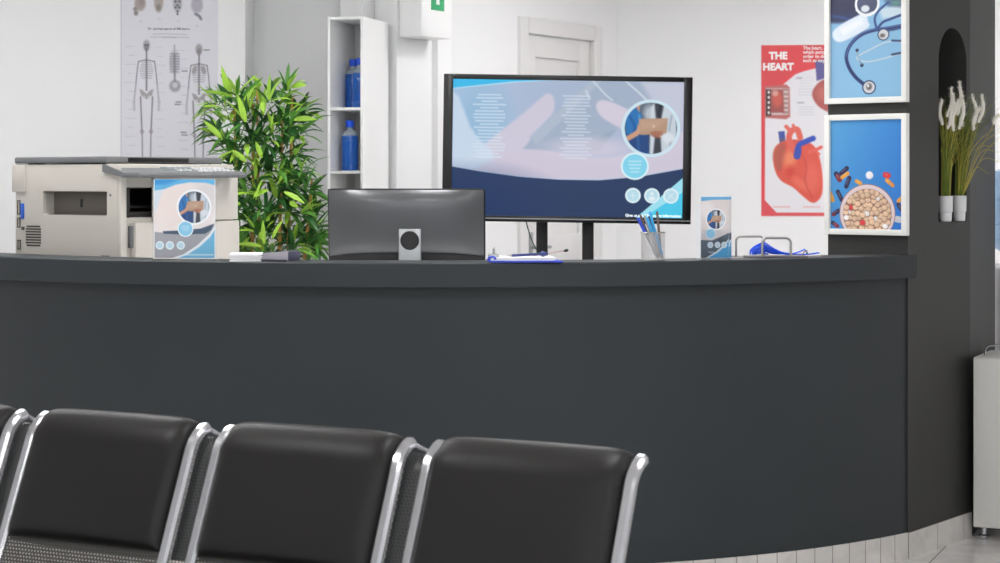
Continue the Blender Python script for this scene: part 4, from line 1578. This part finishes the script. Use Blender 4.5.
heart(797, 170, 1.0)
a.poly([(815, 60), (824, 57), (825, 77), (816.5, 79.6)], (98, 92, 150), 1, 1)
a.poly([(812, 94), (816, 84), (826, 78), (846, 80), (846, 116), (830, 112), (818, 105)], (176, 92, 88), 1, 1.2, True)
a.ell(822, 92, 5, 7, (206, 118, 108), .7, 5)
a.rect(773, 207, 790, 208.2, (224, 150, 150), .7, .8); a.rect(803, 207, 820, 208.2, (224, 150, 150), .7, .8)
hp, w, h = poster('heart_poster', 'red and white poster about the heart on the back wall beside the charcoal pillar', 761, 848, 43.5, 216.5, 11.29, a, rotC)
hx_ = (804.5 - 500) * 11.29 / F
# place on the wall plane exactly
k = (804.5 - 500) / F
tC = (k * KB.y - KB.x) / (dC.x - k * dC.y)
hp.location = (KB.x + dC.x * tC, KB.y + dC.y * tC - .004, hp.location.z)
WINK = mat('white_print', (250, 248, 248), .6)
q = 11.29 / F
HX = lambda u: (u - 804.5) * q
HZ_ = lambda v: -(v - 130) * q
text('title_lettering', 'THE', .056, WINK, hp, (HX(778), -.001, HZ_(57.6)), bold=.0026)
text('title_lettering', 'HEART', .056, WINK, hp, (HX(778), -.001, HZ_(68.8)), bold=.0026)
for i, s in enumerate(('The heart, or', 'which pumps', 'order to deliver', 'such as oxygen')):
    text('intro_lettering', s, .026, WINK, hp, (HX(803), -.001, HZ_(48.2 + i * 4.2)), align='LEFT', bold=.0006)


# ================================================================== FRAMED PICTURES on the pillar
nL = (PC - PL).normalized()
rotL = math.atan2(nL.y, nL.x)
nLo = Vector((nL.y, -nL.x))       # out of the wall


def framed(label, v0, v1, art, ov):
    z0 = CH - (v1 - HZ) * 7.26 / F
    h = (v1 - v0) * 7.26 / F
    w = (PC - PL).length + .008
    m = (PC + PL) / 2 + nLo * .018 + nL * .003
    t = thing('picture_frame', label, 'picture', (m.x, m.y, z0), rotL, 'framed prints on the pillar')
    fw_ = .021
    bm = B()
    add_box(bm, (-w / 2, -.008, 0), (-w / 2 + fw_, .017, h), .002)
    add_box(bm, (w / 2 - fw_, -.008, 0), (w / 2, .017, h), .002)
    add_box(bm, (-w / 2 + fw_, -.008, 0), (w / 2 - fw_, .017, fw_), .002)
    add_box(bm, (-w / 2 + fw_, -.008, h - fw_), (w / 2 - fw_, .017, h), .002)
    obj('frame', bm, FRAMEW, t)
    obj('backing', box((-w / 2 + fw_ * .5, .006, fw_ * .5), (w / 2 - fw_ * .5, .016, h - fw_ * .5)), PAPER, t)
    art.face('print', w - 2 * fw_ + .002, h - 2 * fw_ + .002, PRINTG, t, (0, .004, h / 2))


# coordinates below follow the upper picture's inner area
a = Art(829, -14, 905, 97, 190, (126, 176, 214))
a.A[:] = np.array((136, 186, 220)) + ((a.Y[..., None] - 0) / 97) * np.array((-4, -8, -8))
a.ell(870, 78, 30, 24, (136, 188, 222), .7, 30)
a.ell(838, 5, 26, 15, (44, 50, 84), .95, 3)
a.poly([(829, -14), (872, -14), (862, 8), (829, 12)], (50, 52, 84), 1, 2)
a.line([(829, 12), (840, 14), (852, 18)], 2, (54, 92, 160), .8, 2)
a.poly([(835, 25), (863, 12), (869, 20), (868, 27), (842, 39), (832, 35)], (222, 232, 242), 1, 1.5, True)
a.poly([(839, 26), (862, 16), (864, 22), (843, 33)], (238, 242, 248), .9, 3)
a.line([(832, 38), (842, 40), (868, 28)], .9, (150, 180, 210), .8, .8)
a.circle(868, 2, 13, (236, 238, 242)); a.circle(868, 2, 10.6, (74, 82, 110)); a.ell(866, 7, 4.4, 3.6, (220, 226, 234), 1, 1)
a.line([(857, 8), (866, 13), (878, 10)], 2.2, (232, 236, 240), 1, .6)
a.poly([(880, 8), (905, 4), (905, 18), (884, 18)], (206, 222, 230), .9, 4); a.poly([(886, 0), (905, -6), (905, 8), (890, 6)], (70, 92, 120), .8, 3); a.ell(898, 3, 4, 2, (90, 150, 120), .8, 2)
a.line([(905, 26), (890, 28), (876, 29), (862, 33), (851, 42), (846, 54), (849, 66), (856, 76), (864, 83)], 3.6, (36, 52, 104), 1, .7)
a.line([(905, 25), (890, 27), (876, 28), (862, 32), (850.6, 42), (845.4, 54)], 1, (104, 132, 186), .8, .6)
a.line([(878, 29), (884, 22), (892, 19), (905, 15)], 2.6, (46, 70, 128), 1, .6); a.line([(878, 28), (876, 18), (880, 10), (890, 2)], 2.4, (52, 80, 136), 1, .6)
a.line([(884, 30), (894, 30), (905, 28)], 2, (60, 84, 130), 1, .6)
a.circle(885, 34, 6.2, (54, 70, 108)); a.circle(885, 34, 5, (208, 210, 214)); a.ell(884, 35, 2.6, 2, (110, 104, 104), 1, 1)
a.line([(905, 43), (896, 41), (884, 43), (870, 49), (858, 55), (860, 59), (870, 60.6), (886, 58), (898, 55), (905, 54)], 1.6, (190, 204, 216), 1, .5)
a.line([(905, 41.5), (894, 40.6)], 2, (50, 68, 112), 1, .5); a.line([(905, 53), (894, 54.6)], 2.2, (54, 66, 100), 1, .5)
a.line([(859, 57), (857.6, 50)], 1.4, (150, 164, 186), 1, .5); a.circle(857.4, 48.6, 1.8, (40, 48, 84)); a.circle(862.4, 64, 1.9, (40, 48, 84)); a.line([(860, 59), (862, 63)], 1.2, (120, 140, 170), 1, .5)
a.circle(870, 86.6, 7.2, (44, 58, 96)); a.circle(870, 86.6, 5.9, (206, 206, 210)); a.ell(870, 86, 3, 3.4, (104, 96, 96), 1, 1.2); a.ell(869, 85, 1.2, 1.6, (236, 236, 238), 1, .8)
framed('white framed print of a stethoscope on light blue, upper one on the pillar', -18, 103, a, 0)
a = Art(829, 119, 905, 228.5, 190, (66, 142, 204))
a.A[:] = np.array((84, 160, 214)) + ((a.Y[..., None] - 119) / 110) * np.array((-24, -18, -6)) + ((a.X[..., None] - 829) / 76) * np.array((-34, -30, -8))
def capsule(x, y, ang, L, r, c1, c2):
    dx, dy = math.cos(ang) * L / 2, math.sin(ang) * L / 2
    a.line([(x - dx, y - dy), (x, y)], 2 * r, c1); a.line([(x, y), (x + dx, y + dy)], 2 * r, c2)
    a.line([(x - dx * .6 - .5, y - dy * .6 - .6), (x + dx * .6 - .5, y + dy * .6 - .6)], r * .5, (236, 214, 200), .35, .6)
NV, MR, OR = (34, 32, 74), (120, 30, 48), (226, 156, 56)
for args in ((837, 176, 1.0, 7, 2.6, NV, MR), (843.5, 170, -.7, 8, 2.3, NV, NV), (844.5, 174.6, -.6, 7, 2, OR, OR), (847.6, 181.5, -1.2, 9, 2.3, NV, NV), (859, 181.5, .5, 4.6, 2, OR, OR),
             (839, 195, 1.1, 9, 2.2, NV, NV), (835, 212, -.6, 6, 2.3, MR, NV), (888.5, 174.5, .3, 3, 2.8, (214, 48, 54), (214, 48, 54)), (891.6, 182, .7, 8, 2, OR, (206, 130, 50)),
             (830, 196, 1.2, 8, 2, OR, OR), (904, 197, -.7, 9, 2, OR, (206, 130, 50)), (834, 224, .6, 6, 2, NV, MR), (902, 206, 1, 6, 2, NV, NV), (900, 218, .2, 3, 3.2, (196, 196, 206), (196, 196, 206))):
    capsule(*args)
a.circle(870.5, 174.5, 3.9, (226, 222, 226)); a.circle(870, 174, 2.8, (240, 238, 240), .8, 1)
a.circle(868, 212.6, 29.4, (150, 112, 116)); a.circle(868, 212.6, 28.6, (222, 204, 206)); a.circle(868, 213.4, 25.4, (150, 108, 96))
rr_ = random.Random(4)
pl = []
for ring_, nn in ((0, 1), (5, 6), (9.6, 11), (14.2, 16), (18.8, 21), (22.8, 26)):
    for i in range(nn):
        th_ = 2 * PI * i / nn + ring_
        pl.append((868 + ring_ * math.cos(th_) + rr_.uniform(-.7, .7), 213.4 + ring_ * math.sin(th_) + rr_.uniform(-.7, .7)))
rr_.shuffle(pl)
for i, (x, y) in enumerate(pl):
    if y > 230:
        continue
    col = (224, 190, 158)
    if i % 9 == 4: col = (238, 232, 232)
    if i % 14 == 6: col = (212, 60, 62)
    sh = rr_.uniform(.9, 1.04)
    a.circle(x + .3, y + .5, 3.1, (138, 98, 82), .8, .8)
    a.ell(x, y, 2.9, 2.6, tuple(v * sh for v in col), 1, .3)
    a.ell(x - .6, y - .6, 1.2, 1.0, tuple(min(255, v * 1.1) for v in col), .6, 1)
framed('white framed print of a pill bowl on blue, lower one on the pillar', 114, 235, a, 0)


# ================================================================== PLANTS
def add_leaf(bm, base, d, L, W, droop, mi, n=5, roll=0.0):
    d = Vector(d).normalized()
    side = d.cross(Vector((0, 0, 1)))
    if side.length < .05:
        side = Vector((1, 0, 0))
    side.normalize()
    side = (Matrix.Rotation(roll, 3, d) @ side)
    p = Vector(base)
    rows = []
    for i in range(n + 1):
        t = i / n
        w = W * (math.sin(PI * min(1, t * .92 + .06)) ** .8) * (1 - t * .35)
        if i == n:
            w = .0004
        up = side.cross(d).normalized()
        rows.append([p - side * w + up * w * .35, p.copy(), p + side * w + up * w * .35])
        d = (d + Vector((0, 0, -droop / n))).normalized()
        p = p + d * (L / n)
    add_loft(bm, rows, mi=mi)


PD = 8.45
pbase = Vector(((266 - 500) * PD / F, PD, 0))
pl_ = thing('bamboo_plant', 'tall leafy green bamboo plant behind the counter beside the shelf unit', 'plant', pbase)
bm = B()
add_lathe(bm, [(.10, 0), (.13, .01), (.165, .30), (.172, .305), (.172, .33), (.160, .33), (.158, .30), (.02, .295)], seg=32)
obj('planter', bm, POTM, pl_)
bm = B(); add_lathe(bm, [(.156, .296), (.1, .303), (.02, .306)], seg=24)
obj('soil', bm, SOIL, pl_)
canes = []
for (x0, y0, x1, y1, zt_) in ((-.06, .02, -.058, .0, 1.68), (.05, -.02, .072, -.01, 1.66), (-.02, .06, -.045, .07, 1.75), (.07, .06, .10, .08, 1.72), (.1, -.01, .19, .0, 1.36), (-.09, -.03, -.13, -.04, 1.66)):
    pts = [(x0 + (x1 - x0) * i / 5 + random.uniform(-.004, .004), y0 + (y1 - y0) * i / 5, .3 + (zt_ - .3) * i / 5) for i in range(6)]
    canes.append(pts)
    bm = B()
    pth = [tuple(p) for p in catmull(pts, 6)]
    add_tube(bm, pth, [.0105 * (1 - .6 * i / len(pth)) * (1.18 if i % 6 == 0 else 1) for i in range(len(pth))], 10)
    obj('cane', bm, CANE, pl_)
bm = B()
R_ = random.Random(11)


def px(u, v, dy=0):
    p = at(u, v, PD + dy)
    return p - pbase


twigs = []


def rosette(c, dirv, n, L, mi_w, spread=1.0):
    dirv = Vector(dirv).normalized()
    for i in range(n):
        a_ = 2 * PI * i / n + R_.uniform(-.4, .4)
        o = dirv.orthogonal().normalized()
        o = Matrix.Rotation(a_, 3, dirv) @ o
        k = R_.uniform(.35, 1.15) * spread
        d = (dirv * 1.0 + o * k).normalized()
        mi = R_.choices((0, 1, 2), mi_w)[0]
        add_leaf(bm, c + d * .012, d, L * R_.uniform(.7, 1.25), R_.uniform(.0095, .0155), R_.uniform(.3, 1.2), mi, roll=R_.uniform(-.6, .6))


# crown silhouette: (u, v, halfwidth) rows
sil = [(96, 224, 292), (110, 214, 306), (125, 212, 306), (140, 216, 302), (155, 222, 300), (170, 226, 302), (185, 230, 300), (200, 230, 298), (215, 231, 300), (230, 231, 302), (245, 232, 300), (258, 234, 300)]
for v, ua, ub in sil:
    m = (5 if v < 100 else 11 if v < 200 else 10)
    for i in range(m):
        u = ua + (ub - ua) * (i + R_.random()) / m
        vv = v + R_.uniform(-7, 7)
        dy = R_.uniform(-.18, .18)
        c = px(u, vv, dy)
        sx_ = (u - 264) / 45
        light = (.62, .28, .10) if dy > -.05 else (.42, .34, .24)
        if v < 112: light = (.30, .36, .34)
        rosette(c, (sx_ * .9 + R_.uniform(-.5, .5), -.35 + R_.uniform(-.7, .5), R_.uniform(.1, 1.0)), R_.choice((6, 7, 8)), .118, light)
        # twig to the nearest cane
        cn = min(canes, key=lambda q: (Vector(q[3]) - c).xy.length)
        b_ = min((Vector(p) for p in catmull(cn, 4)), key=lambda p: (p - (c - Vector((0, 0, .08)))).length)
        twigs.append((b_, c))
# shoots that stick out, seen against the wall
for (u0, v0, u1, v1, mi, dy) in ((229, 98, 222, 67, 2, -.1), (231, 100, 228, 80, 2, -.06), (235, 98, 257, 74, 2, -.12), (240, 100, 262, 78, 1, -.1), (262, 86, 252, 76, 2, 0), (281, 95, 298, 68, 1, -.1), (284, 92, 297, 74, 2, -.1), (291, 87, 306, 85, 2, -.1),
                                 (232, 97, 204, 91, 2, -.16), (232, 103, 218, 84, 0, -.1), (276, 100, 272, 80, 0, 0), (278, 104, 264, 84, 0, 0), (285, 118, 312, 106, 1, -.1), (290, 112, 300, 104, 2, -.1), (293, 120, 316, 119, 2, -.1), (290, 130, 300, 137, 0, -.1),
                                 (222, 140, 204, 121, 2, -.2), (222, 138, 211, 152, 1, -.2), (292, 150, 308, 144, 0, 0), (240, 112, 255, 86, 2, -.16), (262, 102, 264, 112, 2, -.2), (246, 122, 238, 96, 2, -.2), (272, 128, 274, 112, 2, -.2), (262, 158, 256, 142, 2, -.22), (246, 162, 232, 150, 2, -.22),
                                 (254, 196, 268, 190, 2, -.22), (284, 192, 304, 203, 2, -.22), (256, 200, 262, 180, 2, -.22), (265, 244, 263, 221, 2, -.25), (272, 240, 283, 220, 2, -.25), (262, 247, 236, 244, 2, -.25), (264, 240, 260, 232, 2, -.25), (240, 205, 233, 204, 2, -.2), (290, 202, 298, 207, 2, -.2)):
    p, q_ = px(u0, v0, dy), px(u1, v1, dy - .03)
    d = q_ - p
    add_leaf(bm, p, d + Vector((0, 0, .1 * d.length)), d.length * 1.05, R_.uniform(.013, .017), .2, mi, 6, roll=R_.uniform(.6, 1.3))
# the side shoot at lower right
for i in range(16):
    c = px(R_.uniform(304, 318), R_.uniform(182, 256), R_.uniform(-.06, .1))
    rosette(c, (R_.uniform(-.2, .7), R_.uniform(-.6, .3), R_.uniform(-.1, 1)), 6, .105, (.4, .5, .1))
    twigs.append((Vector(canes[4][4]) if c.z > 1.2 else Vector(canes[4][3]), c))
obj('foliage', bm, [LEAFD, LEAFM, LEAFL], pl_)
bm = B()
for b_, c in twigs:
    mid = (b_ + c) / 2 + Vector((0, 0, -.02))
    add_tube(bm, [b_, mid, c], [.0022, .0018, .001], 5)
obj('twigs', bm, LEAFM, pl_)

# grasses in the niche
nmid = 0.085
for k, (u, dep, lab) in enumerate(((945.6, .014, 'left white pot of feathery grass in the arched pillar niche'), (959.2, .014, 'right white pot of feathery grass in the arched pillar niche'))):
    t0 = t_on(PC + Vector((nin.x, nin.y)) / .17 * dep, dW, u)
    b0 = PC + dW * t0 + nin / .17 * dep
    t = thing('potted_plant', lab, 'plant', (b0.x, b0.y, nz0 + .0005), 0, 'potted grasses in the niche')
    bm = B()
    add_lathe(bm, [(.020, 0), (.0225, .003), (.0235, .034), (.0265, .036), (.0270, .094), (.0255, .096), (.0245, .085), (.01, .084)], seg=32)
    obj('pot', bm, CUPW, t)
    bm = B(); add_lathe(bm, [(.0242, .083), (.012, .087), (.001, .088)], seg=20)
    obj('soil', bm, SOIL, t)
    bm = B()
    Rg = random.Random(20 + k)

    def reach(base, du, dv, dout):
        d = b0.y
        return Vector((base[0] + du * d / F, base[1] + dout, base[2] + dv * d / F))
    for i in range(135):
        an = Rg.uniform(0, 2 * PI); r0 = Rg.uniform(0, .017)
        base = Vector((r0 * math.cos(an), r0 * math.sin(an), .085))
        h = Rg.uniform(48, 108)
        lean = Rg.gauss(12 if k else 5, 11) * (h / 80)
        if k and Rg.random() < .16:
            lean += Rg.uniform(8, 22)
        if k == 0:
            lean = max(lean, -7)
        tip = reach(base, lean, h, -.03 * Rg.random() - .01)
        mid = base.lerp(tip, .55) + Vector((-lean * .0012, 0, .02))
        pts = [tuple(p) for p in catmull([tuple(base), tuple(mid), tuple(tip)], 5)]
        add_tube(bm, pts, [.0014 * (1 - .8 * j / len(pts)) for j in range(len(pts))], 4, mi=1 if Rg.random() < .22 else 0)
    if k:   # arching blades to the right
        for (du, dv, lift) in ((36, 36, 20), (28, 52, 22), (42, 66, 12), (24, 24, 18), (34, 46, 22)):
            base = Vector((.006, -.01, .085)); tip = reach(base, du, dv, -.06)
            mid = base.lerp(tip, .5) + Vector((0, 0, lift * b0.y / F))
            pts = [tuple(p) for p in catmull([tuple(base), tuple(mid), tuple(tip)], 7)]
            add_tube(bm, pts, [.0017 * (1 - .7 * j / len(pts)) for j in range(len(pts))], 5, mi=1)
    obj('blades', bm, [GRASS, GRASSY], t)
    heads = [(-5, 66, -8, 92), (0, 62, 6, 98), (-1, 74, 4, 104), (3, 66, 9, 92), (6, 60, 8, 88), (9, 76, 12, 110), (11, 62, 15, 96)] if k == 0 else \
            [(2, 64, -4, 92), (13, 66, 11, 96), (17, 68, 21, 96), (12, 60, 17, 84), (22, 72, 40, 84)]
    for (ua, va, ub, vb) in heads:
        pa = reach((0, 0, .0), ua, va + 30, -.035); pb_ = reach((0, 0, .0), ub, vb + 30, -.045)
        if k and ub > 30:
            pa = reach((0, 0, 0), 31, 96, -.05); pb_ = reach((0, 0, 0), 42, 110, -.055)
        bm = B()
        sg = Rg.choice((-1, 1))
        pm = pa.lerp(pb_, .45) + Vector((sg * .009, -.004, .004))
        pb_ = pb_ + Vector((-sg * .006, -.006, -.004))
        pts = catmull([tuple(pa), tuple(pm), tuple(pb_)], 7)
        n = len(pts)
        add_tube(bm, [tuple(p) for p in pts], [.0008 + .0062 * math.sin(PI * min(1, (j + 1.2) / (n + .6))) ** .6 for j in range(n)], 9)
        for j in range(190):
            i = Rg.randrange(n - 1)
            p = Vector(pts[i]); d = (Vector(pts[i + 1]) - p).normalized()
            o = Vector((Rg.gauss(0, 1), Rg.gauss(0, 1), Rg.gauss(0, 1))).normalized()
            add_leaf(bm, p, d + o * .9, .017, .0012, .1, 0, 2)
        obj('plume', bm, PLUME, t)
        bm = B()
        add_tube(bm, [(0, 0, .086), tuple(Vector((0, 0, .086)).lerp(pa, .5) + Vector((-.003, 0, .01))), tuple(pa)], .0009, 5)
        obj('stalk', bm, GRASSY, t)

# ================================================================== RIGHT EDGE: CABINET, WATER DISPENSER
cp = at(972.3, 180, 7.56)
ang = -math.atan2(.407, .9135)
cab = thing('low_cabinet', 'low pale grey cabinet on small feet beside the charcoal pillar', 'cabinet', (cp.x, cp.y, 0), ang)
cz0, cz1 = .045, CH - (357.5 - HZ) * 7.56 / F
obj('body', box((0, .018, cz0), (.52, .36, cz1), .004), CABM, cab)
obj('door', box((.004, 0, cz0 + .004), (.258, .017, cz1 - .003), .003), CABM, cab)
obj('door', box((.262, 0, cz0 + .004), (.516, .017, cz1 - .003), .003), CABM, cab)
for x_ in (.225, .295):
    bm = B(); add_tube(bm, [(x_, 0, .34), (x_, -.025, .34), (x_, -.03, .35), (x_, -.03, .45), (x_, -.025, .46), (x_, 0, .46)], .005, 8)
    obj('door_handle', bm, CHROME, cab)
for x_, y_ in ((.035, .05), (.485, .05), (.035, .31), (.485, .31)):
    bm = B(); add_lathe(bm, [(.020, 0), (.022, .004), (.022, .012), (.010, .018), (.010, .046)], (x_, y_, 0), 18)
    obj('foot', bm, CHROME, cab)
bm = B()
hz = cz1
add_tube(bm, [(.030, .10, hz), (.030, .10, hz + .02), (.036, .10, hz + .034), (.048, .10, hz + .04), (.14, .10, hz + .04), (.152, .10, hz + .034), (.158, .10, hz + .02), (.158, .10, hz)], .0045, 10)
obj('top_handle', bm, CHROME, cab)

wd = at(997, 180, 8.35)
dis = thing('water_dispenser', 'grey water dispenser behind the low cabinet at the right edge', 'water dispenser', (wd.x, wd.y, 0), 0)
ww = .30
dz_ = CH - (266 - HZ) * 8.35 / F
bm = B()
add_box(bm, (0, 0, .02), (ww, .30, dz_), .02, seg=3)
o = obj('body', bm, DISPM, dis)
obj('front_panel', box((.02, -.006, dz_ - .30), (ww - .02, .004, dz_ - .04), .004), WHITEM, dis)
for x_, m in ((.1, BLUE), (.2, mat('red_tap', (200, 50, 50), .4))):
    bm = B(); add_tube(bm, [(x_, 0, dz_ - .1), (x_, -.03, dz_ - .1), (x_, -.035, dz_ - .13)], .009, 10)
    obj('tap', bm, m, dis)
obj('drip_tray', box((.05, -.05, dz_ - .32), (ww - .05, .002, dz_ - .295), .004), PGREY, dis)
obj('base', box((.01, .01, 0), (ww - .01, .29, .022), .003), BLACKP, dis)
jg = thing('water_jug', 'large pale blue water jug upside down on the grey dispenser', 'jug', (wd.x + ww / 2, wd.y + .15, dz_ + .001), 0)
bm = B()
rj = .146
add_lathe(bm, [(.03, 0), (.04, .012), (.05, .03), (rj - .02, .07), (rj, .10), (rj, .16), (rj - .008, .168), (rj - .008, .178), (rj, .186), (rj, .26), (rj - .008, .268), (rj - .008, .278), (rj, .286), (rj, .37), (rj - .012, .395), (.1, .405), (.02, .40)], seg=40)
obj('jug_body', bm, JUG, jg)

# ---- pieces that belong to a part of their thing
def stem_(o):
    return o.name.split('.')[0]


def nest(root, piece, part):
    ps_ = [c for c in root.children if stem_(c) == part]
    for c in [c for c in root.children if stem_(c) == piece]:
        cc_ = sum((Vector(b) for b in c.bound_box), Vector()) / 8
        p = min(ps_, key=lambda q: (sum((Vector(b) for b in q.bound_box), Vector()) / 8 - cc_).length)
        c.parent = p


nest(prn, 'button', 'control_panel'); nest(prn, 'display_window', 'control_panel')
nest(prn, 'grip_slot', 'grip_pocket'); nest(prn, 'lid_slot', 'scanner_lid')
nest(prn, 'paper_guide', 'paper_bay'); nest(prn, 'lid_hinge', 'scanner_lid')
nest(cab, 'door_handle', 'door'); nest(dis, 'tap', 'front_panel')
nest(mon, 'cable_disc', 'stand_column'); nest(tv, 'caster', 'base')
nest(bench, 'top_rim', 'seat_shell'); nest(bench, 'link_rim', 'link_panel')
nest(dt, 'door_handle', 'door_leaf'); nest(eb, 'pictogram', 'sign_plate')
tx.parent = dsp
tx.matrix_local = Matrix.Translation(((626.5 - 567.3) * TD / F, yb - .001, -(215.8 - 149) * TD / F)) @ Matrix.Rotation(PI / 2, 4, 'X') @ Matrix.Diagonal((.95, 1, 1, 1))
for o_ in list(C.objects):
    if o_.get('category') == 'card terminal':
        nest(o_, 'key', 'case'); nest(o_, 'screen', 'case')
    if o_.name.startswith('potted_plant'):
        nest(o_, 'stalk', 'plume')

# ================================================================== LIGHT
FILL = emit_mat('fill_diffuser', (253, 252, 252), 19.0)
li = 0
for (x_, y_) in ((-1.9, 1.4), (0.2, 1.4), (2.3, 1.4), (-1.9, 4.2), (0.2, 4.2), (2.3, 4.2), (-2.5, 7.5), (0.0, 6.9), (2.5, 10.0), (0.9, 9.4), (1.9, 8.6), (-1.5, 6.6)):  # unseen ceiling panels, added to brighten walls and room
    t = thing('fill_light_panel', 'unseen square ceiling panel added to brighten the room', 'fill light', (x_, y_, 2.75), 0, 'added fill light panels')
    bm = B()
    s = .32
    for (lo_, hi_) in (((-s, -s, -.03), (-s + .025, s, 0)), ((s - .025, -s, -.03), (s, s, 0)), ((-s + .025, -s, -.03), (s - .025, -s + .025, 0)), ((-s + .025, s - .025, -.03), (s - .025, s, 0))):
        add_box(bm, lo_, hi_)
    obj('frame', bm, WHITEM, t, smooth=False)
    obj('diffuser', box((-s + .025, -s + .025, -.024), (s - .025, s - .025, -.004)), FILL, t, smooth=False)

w = bpy.data.worlds.new('daylight')
bpy.context.scene.world = w
w.use_nodes = True
bg = w.node_tree.nodes['Background']
bg.inputs['Color'].default_value = (0.93, 0.97, 1.0, 1)
bg.inputs['Strength'].default_value = 1.85

# ================================================================== CAMERA
cam = bpy.data.cameras.new('camera')
co = bpy.data.objects.new('camera', cam)
C.objects.link(co)
co.location = (0, 0, CH)
co.rotation_euler = (PI / 2, 0, 0)
cam.sensor_width = 36
cam.lens = 36 * F / 1000
cam.shift_y = -(281.5 - HZ) / 1000
cam.dof.use_dof = True
cam.dof.focus_distance = 7.0
cam.dof.aperture_fstop = 6.3
sc = bpy.context.scene
sc.camera = co
sc.view_settings.view_transform = 'Standard'
sc.view_settings.look = 'None'
sc.view_settings.exposure = 0.0
sc.view_settings.gamma = 1.0
sc.view_settings.use_curve_mapping = False
